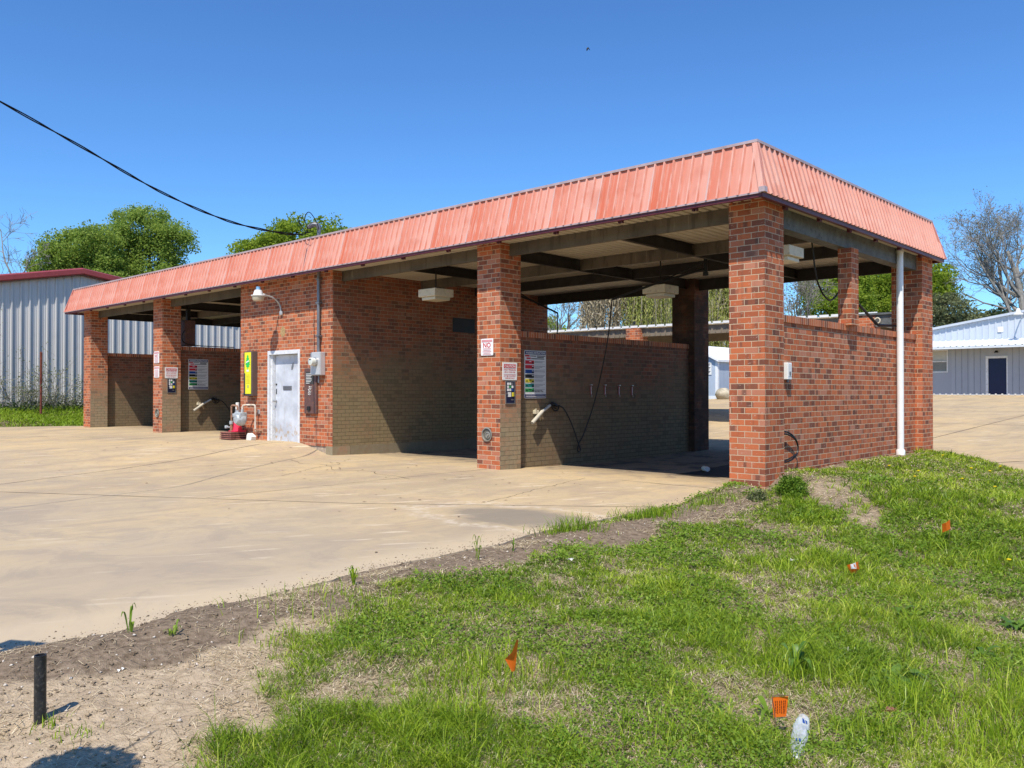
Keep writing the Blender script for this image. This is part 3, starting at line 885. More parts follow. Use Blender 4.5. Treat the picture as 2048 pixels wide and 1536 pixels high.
# mansard panels with raised ribs
ZB, ZT = 3.85, 4.572
XB0, XB1, YB0, YB1 = -23.52, .20, -.43, 7.06      # bottom outline
XT0, XT1, YT0, YT1 = -23.28, -.0, -.23, 6.86       # top outline
def mansard(name, A, B, At, Bt, rib=.1524, h=.027):
    # A,B bottom corners, At,Bt top corners; ribs run up the slope
    A, B, At, Bt = Vector(A), Vector(B), Vector(At), Vector(Bt)
    e = (B - A).normalized(); L = (B - A).length
    u0 = (At - A).dot(e); u1 = (Bt - A).dot(e)
    up = (At - A) - e * u0
    nrm = e.cross(up).normalized()
    prof = []
    s = .03
    while s < L - .06:
        prof += [(s, 0), (s + .014, h), (s + .036, h), (s + .05, 0)]
        s += rib
    prof = [(0.0, 0)] + [p for p in prof if 0 < p[0] < L] + [(L, 0)]
    vs = []; fs = []
    for i, (u, hh) in enumerate(prof):
        t = 1.0
        if u < u0: t = min(t, max(u / u0, 0))
        if u > u1: t = min(t, max((L - u) / (L - u1), 0))
        b = A + e * u + nrm * hh
        vs += [b, b + up * t]
        if i: fs.append((2 * i - 2, 2 * i, 2 * i + 1, 2 * i - 1))
    mb = MB(); mb.add(vs, fs)
    return mb.build(name, MT['roof_red'], cw)
pf = mansard('mansard_panel', (XB0, YB0, ZB), (XB1, YB0, ZB), (XT0, YT0, ZT), (XT1, YT0, ZT))
pr = mansard('mansard_panel', (XB1, YB0, ZB), (XB1, YB1, ZB), (XT1, YT0, ZT), (XT1, YT1, ZT))
mansard('mansard_panel', (XB0, YB1, ZB), (XB0, YB0, ZB), (XT0, YT1, ZT), (XT0, YT0, ZT))
mansard('mansard_panel', (XB1, YB1, ZB), (XB0, YB1, ZB), (XT1, YT1, ZT), (XT0, YT1, ZT))
def hip(b, t, dx, dy):
    mb = MB(); o = Vector((dx * .024, dy * .024, .004))
    w = .075; b = Vector(b) + o; t = Vector(t) + o
    ax = Vector((-dx * w, 0, 0)); ay = Vector((0, -dy * w, 0))
    mb.add([b, t, t + ax, b + ax], [(0, 1, 2, 3)]); mb.add([b, t, t + ay, b + ay], [(0, 1, 2, 3)])
    mb.add([b + ax, t + ax, t + ax + Vector((0, -dy * .026, 0)), b + ax + Vector((0, -dy * .026, 0))], [(0, 1, 2, 3)])
    mb.add([b + ay, t + ay, t + ay + Vector((-dx * .026, 0, 0)), b + ay + Vector((-dx * .026, 0, 0))], [(0, 1, 2, 3)])
    mb.build('hip_cap', MT['roof_red'], cw)
hip((XB1, YB0, ZB), (XT1, YT0, ZT), 1, -1); hip((XB0, YB0, ZB), (XT0, YT0, ZT), -1, -1); hip((XB1, YB1, ZB), (XT1, YT1, ZT), 1, 1)
mb = MB(); mb.box(XB1 - .05, XB1 + .03, YB0 - .03, YB0 + .05, ZB - .002, ZB + .065)
mb.build('hip_flashing', MT['zinc'], cw)
mb = MB()
mb.box(XT0, XT1 + .036, YT0 - .036, YT0 + .03, ZT - .022, ZT + .014); mb.box(XT1 - .03, XT1 + .036, YT0 + .03, YT1, ZT - .022, ZT + .014)
mb.box(XT0 - .02, XT0 + .03, YT0 + .03, YT1, ZT - .004, ZT + .014); mb.box(XT0, XT1, YT1, YT1 + .03, ZT - .004, ZT + .014)
mb.build('ridge_flashing', MT['zinc'], cw)
mb = MB()
mb.box(XB0 + .02, XB1 - .03, YB0 + .005, YB0 + .05, ZB - .058, ZB - .004); mb.box(XB1 - .07, XB1 - .015, YB0 + .006, YB1 - .03, ZB - .056, ZB - .004)
mb.box(XB0 + .015, XB0 + .07, YB0 + .052, YB1 - .03, ZB - .058, ZB - .004); mb.box(XB0 + .072, XB1 - .072, YB1 - .07, YB1 - .02, ZB - .058, ZB - .004)
k = XB0 + .7
while k < XB1 - .3:
    mb.box(k, k + .025, YB0 + .05, YB0 + .10, ZB - .085, ZB - .03); mb.box(k + .05, k + .075, YB0 + .05, YB0 + .10, ZB - .085, ZB - .03)
    k += 1.22
for k in np.arange(.35, 6.8, 1.1):
    mb.box(XB1 - .12, XB1 - .07, k, k + .03, ZB - .085, ZB - .03); mb.box(XB1 - .12, XB1 - .07, k + .05, k + .08, ZB - .085, ZB - .03)
mb.build('eave_trim', MT['trim_maroon'], cw)
mb = MB(); mb.box(XB0 + .03, XB1 - .03, YB0 - .012, YB0 + .004, ZB - .012, ZB + .01)
mb.build('drip_edge', MT['zinc'], cw)

# steel channel beams under the deck
def chan(pos, a, b, axis, m, flip=1, h=.205, z1=None):
    z1 = z1 or ZD - .003
    z0 = z1 - h; t = .012; w = .07 * flip
    prof = [(pos, z0), (pos, z1), (pos + w, z1), (pos + w, z1 - t), (pos + t * flip, z1 - t), (pos + t * flip, z0 + t), (pos + w, z0 + t), (pos + w, z0)]
    mb = MB(); mb.prism(prof, a, b, axis); mb.build('beam', m, cw)
BAYS = [(-4.80, -.515), (-9.64, -5.35), (-17.54, -13.38), (-22.53, -18.10)]
for i, (a, b) in enumerate(BAYS):
    la = a - (.0 if i in (1, 2) else -.0); lb = b
    chan(.235, a + .003, b - .003, 'x', MT['beam'])
    if i == 1: a2, b2 = a + .003, -5.09
    elif i == 0: a2, b2 = -4.99, -.34
    elif i == 2: a2, b2 = -17.74, -13.38
    else: a2, b2 = -22.72, -17.93
    chan(2.42, a2, b2, 'x', MT['beam'])
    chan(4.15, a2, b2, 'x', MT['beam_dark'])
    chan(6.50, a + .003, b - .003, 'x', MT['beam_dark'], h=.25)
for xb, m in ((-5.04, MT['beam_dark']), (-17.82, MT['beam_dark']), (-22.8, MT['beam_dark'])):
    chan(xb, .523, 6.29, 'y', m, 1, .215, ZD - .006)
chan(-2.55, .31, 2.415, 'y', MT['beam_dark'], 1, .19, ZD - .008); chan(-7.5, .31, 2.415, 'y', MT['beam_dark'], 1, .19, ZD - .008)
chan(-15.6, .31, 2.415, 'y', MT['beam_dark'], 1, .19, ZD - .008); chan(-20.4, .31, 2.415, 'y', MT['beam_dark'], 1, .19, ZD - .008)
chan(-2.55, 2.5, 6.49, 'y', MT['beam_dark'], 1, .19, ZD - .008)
# side beam over the right-hand wall
prof = [(-.10, 3.60), (-.10, ZD - .004), (-.16, ZD - .004), (-.16, 3.615), (-.30, 3.615), (-.30, 3.60)]
mb = MB(); mb.prism([(p[0], p[1]) for p in prof], .563, 6.327, 'y'); mb.build('beam', MT['beam_side'], cw)
# sloping brick sill spots and dial pockets are separate things below

# ------------------------------------------------------------------ left warehouse (ribbed metal)
wx = -29.7
wh = thing('warehouse', (-36, 2.3, .6), 'tall ribbed pale metal warehouse with dark red roof trim', 'warehouse')
def gable_z(y): return 6.02 - (.19 if y < 2.31 else .145) * abs(y - 2.31)
prof = []
y = -9.0
while y < 15:
    prof += [(y, 0), (y + .014, .068), (y + .058, .068), (y + .074, 0), (y + .165, 0), (y + .185, .008), (y + .205, .008), (y + .215, 0), (y + .245, 0), (y + .255, .008), (y + .275, .008), (y + .285, 0)]
    y += .305
vs = []; fs = []
for i, (y, d) in enumerate(prof):
    vs += [(wx + d, y, .1), (wx + d, y, gable_z(y) - .32), (wx, y, gable_z(y))]
    if i: fs += [(3 * i - 3, 3 * i, 3 * i + 1, 3 * i - 2), (3 * i - 2, 3 * i + 1, 3 * i + 2, 3 * i - 1)]
mb = MB(); mb.add(vs, fs); mb.build('gable_wall', MT['metal_wall'], wh)
for bx_ in ((-45, wx - .01, -9, -8.95, .1, 3.8), (-45, wx - .01, 14.95, 15, .1, 4.1), (-45.05, -45, -9, 15, .1, 4.0)): MB().box(*bx_).build('wall', MT['metal_wall'], wh)
mb = MB()
for y0, y1 in ((-9.2, 2.31), (2.31, 15.2)):
    mb.add([(wx + .22, y0, gable_z(y0) - .02), (wx + .22, y1, gable_z(y1) - .02), (-45.2, y1, gable_z(y1) - .02), (-45.2, y0, gable_z(y0) - .02),
            (wx + .22, y0, gable_z(y0) + .06), (wx + .22, y1, gable_z(y1) + .06), (-45.2, y1, gable_z(y1) + .06), (-45.2, y0, gable_z(y0) + .06)],
           [(0, 1, 2, 3), (4, 5, 6, 7), (0, 1, 5, 4), (2, 3, 7, 6), (1, 2, 6, 5), (0, 3, 7, 4)])
mb.build('roof', MT['barn_roof'], wh)
mb = MB()
for y0, y1 in ((-9.2, 2.31), (2.31, 15.2)):
    z0, z1 = gable_z(y0), gable_z(y1)
    mb.add([(wx + .222, y0, z0 - .13), (wx + .222, y1, z1 - .13), (wx + .29, y1, z1 - .08), (wx + .29, y0, z0 - .08), (wx + .29, y0, z0 + .09), (wx + .29, y1, z1 + .09), (wx + .1, y1, z1 + .15), (wx + .1, y0, z0 + .15)],
           [(0, 1, 2, 3), (3, 2, 5, 4), (4, 5, 6, 7)])
    mb.add([(wx + .036, y0, z0 - .16), (wx + .222, y0, z0 - .16), (wx + .222, y1, z1 - .16), (wx + .036, y1, z1 - .16)], [(0, 1, 2, 3)])
mb.build('rake_trim', MT['barn_trim'], wh)

# ------------------------------------------------------------------ office at the back right
oy = 40.0
of = thing('office_building', (0, 43, 1.2), 'low grey-blue metal office with pale blue awning and navy door', 'office')
og = lambda x: 4.80 + .158 * (x + 9.75) if x < -.5 else 4.80 + .158 * (9.25) - .158 * (x + .5)
mb = MB(); x = -12.6
door_x = (-7.14, -6.10); win_x = (-10.9, -9.0)
# wall built as pieces round the openings
mb.box(-13, win_x[0], oy, oy + .15, .9, 4.2); mb.box(win_x[0], win_x[1], oy, oy + .15, .9, 2.40); mb.box(win_x[0], win_x[1], oy, oy + .15, 3.66, 4.2)
mb.box(win_x[1], door_x[0], oy, oy + .15, .9, 4.2); mb.box(door_x[0], door_x[1], oy, oy + .15, 3.24, 4.2); mb.box(door_x[1], 12, oy, oy + .15, .9, 4.2)
x = -12.9; mb.m = 1
while x < 11.9:
    if not (door_x[0] - .1 < x < door_x[1] + .1) and not (win_x[0] - .1 < x < win_x[1] + .1): mb.box(x, x + .022, oy - .012, oy - .002, 1.2, 4.1)
    x += .305
mb.build('wall', [MT['office_wall'], MT['seam']], of)
mb = MB(); x = -12.8
while x < 11.9:
    mb.box(x, x + .08, oy - .05, oy - .013, 1.19, 1.24); x += .305
mb.box(-12.8, 11.9, oy - .03, oy - .014, 1.16, 1.185)
mb.build('base_closure', MT['white'], of)
# gable above the awning, with ribs
vs = []; fs = []; prof = []; x = -13.0
while x < 12:
    prof += [(x, 0), (x + .20, 0), (x + .225, .04), (x + .275, .04), (x + .30, 0)]
    x += .305
for i, (x, d) in enumerate(prof):
    vs += [(x, oy - .02 - d, 4.0), (x, oy - .02 - d, max(og(x), 4.1))]
    if i: fs.append((2 * i - 2, 2 * i, 2 * i + 1, 2 * i - 1))
mb = MB(); mb.add(vs, fs); mb.build('gable', MT['office_gable'], of)
mb = MB()
for a, b in ((-13.3, -.5), (-.5, 12.3)):
    za, zb = og(a), og(b)
    mb.add([(a, oy - .2, za - .03), (b, oy - .2, zb - .03), (b, oy - .2, zb + .09), (a, oy - .2, za + .09), (a, oy + 12, za - .03), (b, oy + 12, zb - .03), (b, oy + 12, zb + .09), (a, oy + 12, za + .09)],
           [(0, 1, 2, 3), (0, 1, 5, 4), (3, 2, 6, 7), (4, 5, 6, 7), (0, 3, 7, 4), (1, 2, 6, 5)])
mb.build('roof', MT['office_gable'], of)
vs = []; fs = []
for i, (x, d) in enumerate(prof):
    vs += [(x, oy - 1.45, 3.72 + d), (x, oy - .06, 4.12 + d)]
    if i: fs.append((2 * i - 2, 2 * i, 2 * i + 1, 2 * i - 1))
mb = MB(); mb.add(vs, fs)
mb.box(-13, 12, oy - 1.44, oy - 1.40, 3.62, 3.718)
mb.build('awning', MT['office_awning'], of)
for bx_ in ((-13, -12.9), (11.9, 12)): MB().box(bx_[0], bx_[1], oy + .15, oy + 12, .9, 4.3).build('wall', MT['office_wall'], of)
od = MB().box(door_x[0] + .12, door_x[1] - .06, oy + .05, oy + .1, 1.21, 3.12).build('door', MT['navy_door'], of)
mb = MB(); mb.box(door_x[0], door_x[0] + .12, oy - .03, oy + .1, 1.2, 3.24); mb.box(door_x[0] + .12, door_x[1], oy - .03, oy + .1, 3.12, 3.24); mb.box(door_x[1] - .06, door_x[1], oy + .0, oy + .1, 1.2, 3.12)
mb.build('door_frame', MT['door_frame'], od)
wn_ = MB().box(win_x[0] + .06, win_x[1] - .06, oy + .06, oy + .08, 2.46, 3.60).build('window', MT['window_shade'], of)
MB().box(win_x[0] + .1, win_x[1] - .1, oy + .05, oy + .058, 2.50, 2.98).build('pane', MT['window_glass'], wn_)
mb = MB(); mb.box(win_x[0], win_x[0] + .06, oy - .03, oy + .09, 2.40, 3.66); mb.box(win_x[1] - .06, win_x[1], oy - .03, oy + .09, 2.40, 3.66)
mb.box(win_x[0] + .06, win_x[1] - .06, oy - .03, oy + .09, 2.40, 2.46); mb.box(win_x[0] + .06, win_x[1] - .06, oy - .03, oy + .09, 3.60, 3.66); mb.box(win_x[0] + .06, win_x[1] - .06, oy - .01, oy + .049, 2.98, 3.04)
mb.build('window_frame', MT['door_frame'], wn_)
MB().box(-6.55, -6.28, oy - .075, oy - .062, 4.5, 4.78).build('gable_vent', MT['white'], of)
t = thing('wall_lamp', (-6.6, oy - .1, 3.45), 'small dark lamp above the navy office door', 'lamp')
mb = MB(); mb.bbox(-6.68, -6.5, oy - .1, oy - .014, 3.46, 3.60, .01); mb.build('bracket', MT['grey_box'], t)
mb = MB(); mb.lathe([(.05, 0), (.10, -.09), (.10, -.12), (0, -.125)], (-6.59, oy - .18, 3.53), 'z', 12); mb.build('shade', MT['sign_black'], t, smooth=True)
t = thing('gable_floodlight', (-5.35, oy - .1, 4.9), 'pale floodlight on an arm at the gable of the office', 'lamp')
mb = MB(); mb.tube([(-5.4, oy - .06, 5.2), (-5.4, oy - .25, 5.42), (-5.4, oy - .55, 5.5), (-5.4, oy - .8, 5.45)], .03, 8); mb.build('arm', MT['chrome_grey'], t)
mb = MB(); mb.lathe([(.06, .2), (.10, .12), (.12, -.02), (.24, -.08), (.24, -.12), (0, -.13)], (-5.4, oy - .95, 5.42), 'z', 14); mb.build('lamp_head', MT['white'], t, smooth=True)

# ------------------------------------------------------------------ canopy behind the car wash
ca = Vector((-19.5, 13.30)); cb = Vector((-2.85, 14.40))
cdir = (cb - ca).normalized(); cn = Vector((-cdir.y, cdir.x)); cl = (cb - ca).length
cnp = thing('vacuum_canopy', (-11, 14.5, .2), 'long low canopy with white ribbed roof edge on brick piers behind the car wash', 'canopy')
T = Matrix(((cdir.x, cn.x, 0, ca.x), (cdir.y, cn.y, 0, ca.y), (0, 0, 1, 0), (0, 0, 0, 1)))
vs = []; fs = []; prof = []; x = 0
CLM = 15.9
while x < CLM:
    prof += [(x, 0), (x + .27, 0), (x + .285, -.03), (x + .32, -.03), (x + .335, 0)]
    x += .34
for i, (x, d) in enumerate(prof):
    vs += [(x, -.12, 3.55 + d), (x, 4.1, 3.64 + d)]
    if i: fs.append((2 * i - 2, 2 * i, 2 * i + 1, 2 * i - 1))
mb = MB(); mb.T = T; mb.add(vs, fs)
for i in range(0, len(prof) - 1, 5):
    a, b = prof[i][0], prof[i + 1][0]
    mb.box(a, b, -.15, -.125, 3.525, 3.60)
mb.build('roof_sheet', MT['canopy_top'], cnp)
mb = MB(); mb.T = T
mb.box(0, CLM, -.03, .05, 3.22, 3.50); mb.box(0, CLM, 3.9, 4.0, 3.22, 3.55); mb.box(CLM - .05, CLM, .05, 3.9, 3.22, 3.52)
x = .1
while x < CLM - .1: mb.box(x, x + .025, -.045, -.032, 3.25, 3.50); x += .2
mb.build('fascia', MT['canopy_fascia'], cnp)
def cpier(s, d=.0):
    mb = MB(); mb.T = T; mb.box(s - .27, s + .27, d - .12, d + .42, -.2, 3.19 if d > .2 else 3.5); mb.build('pier', MT['brick'], cnp)
cpier(7.95, -.1); cpier(15.6, -.1); cpier(1.5); cpier(7.95, 3.4); cpier(15.6, 3.4)
mb = MB(); mb.T = T; mb.box(15.88, 17.1, -.2, -.12, 3.16, 3.40); mb.box(15.25, 17.1, -.26, -.06, 3.505, 3.56); mb.box(15.88, 17.1, -.2, -.1, 3.42, 3.50)
mb.build('beam', MT['beam_side'], cnp)
mb = MB(); mb.T = T
R = [(15.95 + .075 * math.cos(a), -.28, 3.34 + .075 * math.sin(a)) for a in np.linspace(0, 2 * math.pi, 17)]
mb.tube(R, .018, 8, cap=False); mb.build('hose_ring', MT['cream'], cnp)

# ------------------------------------------------------------------ shed, boulder, car, far house
sx, sy, sz = -18.3, 31.4, .86
sh = thing('storage_shed', (-19.8, 33.9, .8), 'pale blue shed with white trim and roof beyond the lot', 'shed')
mb = MB(); mb.add([(sx - 3.2, sy, sz - .1), (sx, sy, sz - .1), (sx, sy, sz + 2.2), (sx - 1.6, sy, sz + 3.0), (sx - 3.2, sy, sz + 2.2)], [(0, 1, 2, 3, 4)])
mb.box(sx - .05, sx, sy + .01, sy + 5, sz - .1, sz + 2.2); mb.box(sx - 3.2, sx - 3.15, sy + .01, sy + 5, sz - .1, sz + 2.2); mb.box(sx - 3.1, sx - .1, sy + 4.95, sy + 5, sz - .1, sz + 2.2)
mb.build('wall', MT['shed_wall'], sh)
mb = MB()
for sgn in (0, 1):
    a = (sx + .14, sz + 2.13) if sgn == 0 else (sx - 3.34, sz + 2.13)
    b = (sx - 1.6, sz + 3.0)
    mb.add([(a[0], sy - .2, a[1]), (b[0], sy - .2, b[1]), (b[0], sy + 5.2, b[1]), (a[0], sy + 5.2, a[1]), (a[0], sy - .2, a[1] + .12), (b[0], sy - .2, b[1] + .12), (b[0], sy + 5.2, b[1] + .12), (a[0], sy + 5.2, a[1] + .12)],
           [(0, 1, 2, 3), (4, 5, 6, 7), (0, 1, 5, 4), (2, 3, 7, 6), (0, 3, 7, 4)])
mb.build('roof', MT['shed_white'], sh)
mb = MB(); mb.box(sx - .13, sx + .012, sy - .022, sy - .002, sz - .08, sz + 2.18); mb.box(sx + .001, sx + .02, sy + .002, sy + .14, sz - .08, sz + 2.18); mb.box(sx - 3.2, sx - .135, sy - .02, sy - .003, sz - .09, sz + .25)
mb.build('corner_trim', MT['shed_white'], sh)
t = thing('notice_board', (sx - .7, sy - .03, 2.4), 'white notice with dark lines of text on the shed gable', 'notice')
MB().box(sx - .86, sx - .36, sy - .035, sy - .024, sz + 1.42, sz + 2.1).build('panel', MT['white'], t)
mb = MB(); zz = sz + 2.04
for k in range(9): mb.box(sx - .82, sx - .42 - .05 * (k % 3), sy - .041, sy - .036, zz - .035, zz); zz -= .068
mb.build('lettering', MT['sign_black'], t)

def rock_mesh(cx, cy_, cz, r, seed, squash=(1, .8, .75)):
    import bmesh
    bm = bmesh.new(); bmesh.ops.create_icosphere(bm, subdivisions=3, radius=1)
    rr = random.Random(seed); offs = [Vector((rr.uniform(-9, 9), rr.uniform(-9, 9), rr.uniform(-9, 9))) for _ in range(3)]
    from mathutils import noise as mn
    for v in bm.verts:
        d = 1 + .28 * mn.noise(v.co * 1.2 + offs[0]) + .12 * mn.noise(v.co * 3.1 + offs[1])
        v.co = Vector((v.co.x * squash[0], v.co.y * squash[1], v.co.z * squash[2])) * r * d + Vector((cx, cy_, cz))
    bm.verts.index_update()
    mb = MB(); mb.add([v.co.copy() for v in bm.verts], [[v.index for v in f.verts] for f in bm.faces]); bm.free()
    return mb
bx, by = bearing(1447, 43)
tag(rock_mesh(bx, by, gz(bx, by) + .22, .40, 4, (1, .9, .85)).build('boulder', MT['rock'], smooth=True), 'pale boulder at the foot of the blue shed', 'boulder')

px_, py_ = bearing(1413, 41)
cz = gz(px_, py_)
car = thing('parked_car', (px_ - 2.2, py_, cz), 'dark green car parked beyond the canopy, only its tail showing', 'car')
L0 = px_ - 5.45
side = [(0, .35), (.1, .62), (1.05, .85), (1.75, 1.32), (2.9, 1.36), (3.65, .98), (4.42, .95), (4.5, .70), (4.48, .34), (4.1, .24), (.3, .24)]
mb = MB(); mb.prism([(L0 + a, cz + b) for a, b in side], py_ - .03, py_ + 1.65, 'y'); mb.build('body', MT['car_paint'], car)
mb = MB()
mb.prism([(L0 + 1.2, cz + .88), (L0 + 1.8, cz + 1.27), (L0 + 2.85, cz + 1.3), (L0 + 3.45, cz + .98)], py_ - .045, py_ - .033, 'y')
mb.build('window', MT['car_glass'], car)
for k in (.85, 3.65):
    w = MB().lathe([(.0, -.1), (.27, -.1), (.32, -.06), (.32, .06), (.27, .1), (0, .1)], (L0 + k, py_ + .04, cz + .32), 'y', 18).build('wheel', MT['tyre'], car, smooth=True)
    MB().lathe([(.0, -.115), (.17, -.115), (.19, -.102), (0, -.101)], (L0 + k, py_ + .04, cz + .32), 'y', 14).build('rim', MT['steel'], w)
mb = MB(); mb.bbox(L0 + 4.28, L0 + 4.515, py_ - .045, py_ + .3, cz + .66, cz + .9, .02); mb.build('taillight', MT['taillight'], car)
mb = MB(); mb.bbox(L0 + 4.2, L0 + 4.58, py_ - .04, py_ + 1.66, cz + .3, cz + .5, .04); mb.build('bumper', MT['car_paint'], car)

hx, hy = bearing(1430, 78)
hs = thing('house', (hx, hy + 3, 1.4), 'white-roofed house far off below the canopy edge', 'house')
mb = MB(); mb.box(hx - 9, hx + 9, hy, hy + 6, 1.2, 5.3); mb.build('wall', MT['bark_grey'], hs)
mb = MB(); mb.prism([(hy - .6, 5.3), (hy + 6.6, 5.3), (hy + 3, 6.4)], hx - 9.5, hx + 9.5, 'x'); mb.build('roof', MT['house_white'], hs)
for k in range(3):
    mb = MB(); mb.box(hx - 5 + 4 * k, hx - 3.6 + 4 * k, hy - .04, hy - .01, 2.6, 4.6); mb.build('window', MT['car_glass'], hs)
# ------------------------------------------------------------------ helpers for surveyed positions
_f0 = Vector((-.6815, .7318, 0)).normalized(); _r0 = Vector((_f0.y, -_f0.x, 0))
_pt = math.atan(16.0 / 1690.0)
_fw = _f0 * math.cos(_pt) + Vector((0, 0, math.sin(_pt))); _up = _r0.cross(_fw)
def ray(px, py): return _fw + _r0 * ((px - 1024) / 1690.0) + _up * ((768 - py) / 1690.0)
def P(px, py, dist): return Vector(CAM_POS) + ray(px, py) * dist
def at_x(px, py, X):
    d = ray(px, py); return Vector(CAM_POS) + d * ((X - CAM_POS[0]) / d.x)
def at_z(px, py, Z):
    d = ray(px, py); return Vector(CAM_POS) + d * ((Z - CAM_POS[2]) / d.z)
def on_ground(px, py):               # where a surveyed sight line meets the ground
    d = ray(px, py); t = 1.5
    while t < 80:
        p = Vector(CAM_POS) + d * t
        if p.z < gz(p.x, p.y): break
        t += .04
    return p
def smooth(pts, n=6):                # Catmull-Rom
    pts = [Vector(p) for p in pts]; out = []
    for i in range(len(pts) - 1):
        a = pts[max(i - 1, 0)]; b = pts[i]; c = pts[i + 1]; d = pts[min(i + 2, len(pts) - 1)]
        for k in range(n):
            t = k / n
            out.append(.5 * ((2 * b) + (c - a) * t + (2 * a - 5 * b + 4 * c - d) * t * t + (-a + 3 * b - 3 * c + d) * t ** 3))
    out.append(pts[-1]); return out
FR, FU = (1, 0, 0), (0, 0, 1)        # facing the street
SR = (0, 1, 0)                       # facing +x

# ------------------------------------------------------------------ signs
def rrect(x0, x1, z0, z1, r, n=4):
    out = []
    for cx, cz_, a0 in ((x1 - r, z1 - r, 0), (x0 + r, z1 - r, 90), (x0 + r, z0 + r, 180), (x1 - r, z0 + r, 270)):
        for k in range(n + 1):
            a = rad(a0 + 90 * k / n); out.append((cx + r * math.cos(a), cz_ + r * math.sin(a)))
    return out
def sign_front(x0, x1, z0, z1, label, kind):
    t = thing('warning_sign', ((x0 + x1) / 2, -.01, (z0 + z1) / 2), label, 'sign')
    mb = MB(); mb.prism(rrect(x0, x1, z0, z1, .018), -.012, -.003, 'y'); mb.build('panel', MT['white'], t)
    w = x1 - x0; h = z1 - z0; cx = (x0 + x1) / 2; y = -.0145
    mb = MB(); mb.box(x0 + .02, x1 - .02, y - .001, y + .0015, z1 - h * .2, z1 - h * .07); mb.build('header_band', MT['sign_pink'], t)
    mb = MB()
    if kind == 'no':
        mb.text('NO', (cx, y, z1 - h * .53), FR, FU, .12, w * .62)
    mb.build('lettering', MT['sign_red'], t) if kind == 'no' else None
    mb = MB(); k = z1 - h * (.58 if kind == 'no' else .30)
    rr = random.Random(7)
    while k > z0 + h * .08:
        ww = w * rr.uniform(.28, .40); mb.box(cx - ww, cx + ww, y - .001, y + .0015, k - h * .035, k); k -= h * .085
    mb.build('small_print', MT['sign_pink'], t)
    return t
sign_front(-5.246, -4.956, 1.955, 2.245, 'white sign with red NO on the front of the brick pillar beside the washing bay', 'no')
sign_front(-18.03, -17.72, 2.121, 2.446, 'upper of two faded white signs on the far brick pillar', 'no')
sign_front(-18.01, -17.71, 1.724, 2.031, 'lower of two faded white signs on the far brick pillar', 'blank')

def caution(loc, label):
    t = thing('caution_sign', loc, label, 'sign', 'caution signs on the pillars')
    x = loc[0]; y0, y1 = loc[1] - .179, loc[1] + .179; z0, z1 = loc[2] - .15, loc[2] + .15
    mb = MB(); mb.prism(rrect(y0, y1, z0, z1, .008), x + .002, x + .01, 'x'); mb.build('panel', MT['white'], t)
    mb = MB(); mb.box(x + .0105, x + .013, y0 + .03, y1 - .03, z1 - .095, z1 - .03); mb.build('header_band', MT['sign_red'], t)
    mb = MB(); mb.text('CAUTION', (x + .0145, loc[1], z1 - .085), SR, FU, .06, .27); mb.build('header_lettering', MT['white'], t)
    mb = MB()
    mb.text('HIGH PRESSURE', (x + .0125, loc[1], z1 - .135), SR, FU, .032, .30)
    mb.text('USE AT OWN RISK', (x + .0125, loc[1], z1 - .175), SR, FU, .032, .28)
    mb.box(x + .0105, x + .012, y0 + .03, y1 - .03, z1 - .204, z1 - .20)
    mb.text('BAY MAY BE SLIPPERY', (x + .0125, loc[1], z1 - .24), SR, FU, .03, .29)
    mb.text('WHEN WET OR ICY', (x + .0125, loc[1], z1 - .278), SR, FU, .03, .24)
    mb.build('lettering', MT['sign_red'], t)
    return t
c1 = caution((-4.8, .232, 1.682), 'white caution sign with red band above the coin panel of the nearer pillar')
dup(c1, (-17.54, .251, 1.855), 'white caution sign with red band above the coin panel of the far pillar')

def coin(loc, label):
    t = thing('coin_panel', loc, label, 'coin machine', 'coin panels on the pillars')
    x = loc[0]; y0, y1 = loc[1] - .11, loc[1] + .11; z0, z1 = loc[2] - .187, loc[2] + .187
    mb = MB(); mb.box(x + .001, x + .016, y0 - .012, y0 + .004, z0 - .012, z1 + .012); mb.box(x + .001, x + .016, y1 - .004, y1 + .012, z0 - .012, z1 + .012)
    mb.box(x + .001, x + .016, y0 + .004, y1 - .004, z0 - .012, z0 + .002); mb.box(x + .001, x + .016, y0 + .004, y1 - .004, z1 - .002, z1 + .012)
    mb.build('bezel', MT['steel'], t)
    mb = MB(); mb.box(x + .001, x + .011, y0 + .004, y1 - .004, z0 + .002, z1 - .002); mb.build('face', MT['coin_navy'], t)
    mats = [MT['white'], MT['sign_grey'], MT['sign_green'], MT['sign_blue'], MT['steel']]
    cells = [(0, 0, 0), (0, 1, 0), (0, 2, 4), (1, 0, 1), (1, 1, 2), (1, 2, 0), (2, 0, 0), (2, 1, 1), (2, 2, 3)]
    for r, c, k in cells:
        a = y0 + .03 + c * .055; b = z1 - .02 - r * .052
        MB().box(x + .0115, x + .0145, a, a + .042, b - .042, b).build('button_label', mats[k], t)
    mb = MB(); mb.box(x + .0115, x + .016, y0 + .045, y0 + .125, z1 - .265, z1 - .185); mb.build('bill_slot', MT['sign_grey'], t)
    mb = MB(); mb.bbox(x + .0115, x + .03, y0 + .145, y0 + .19, z1 - .26, z1 - .19, .004); mb.build('coin_slot', MT['sign_yellow'], t)
    mb = MB(); mb.build('label_strip', MT['steel'], t) if mb.box(x + .0115, x + .014, y0 + .13, y0 + .19, z0 + .05, z0 + .07) else None; mb = MB(); mb.lathe([(.012, 0), (.012, .012), (0, .013)], (x + .0115, y0 + .03, z0 + .16), 'x', 10); mb.build('lock', MT['steel'], t)
    return t
c2 = coin((-4.8, .244, 1.322), 'dark blue coin panel set in the nearer pillar beside the washing bay')
dup(c2, (-17.54, .259, 1.503), 'dark blue coin panel set in the far pillar')

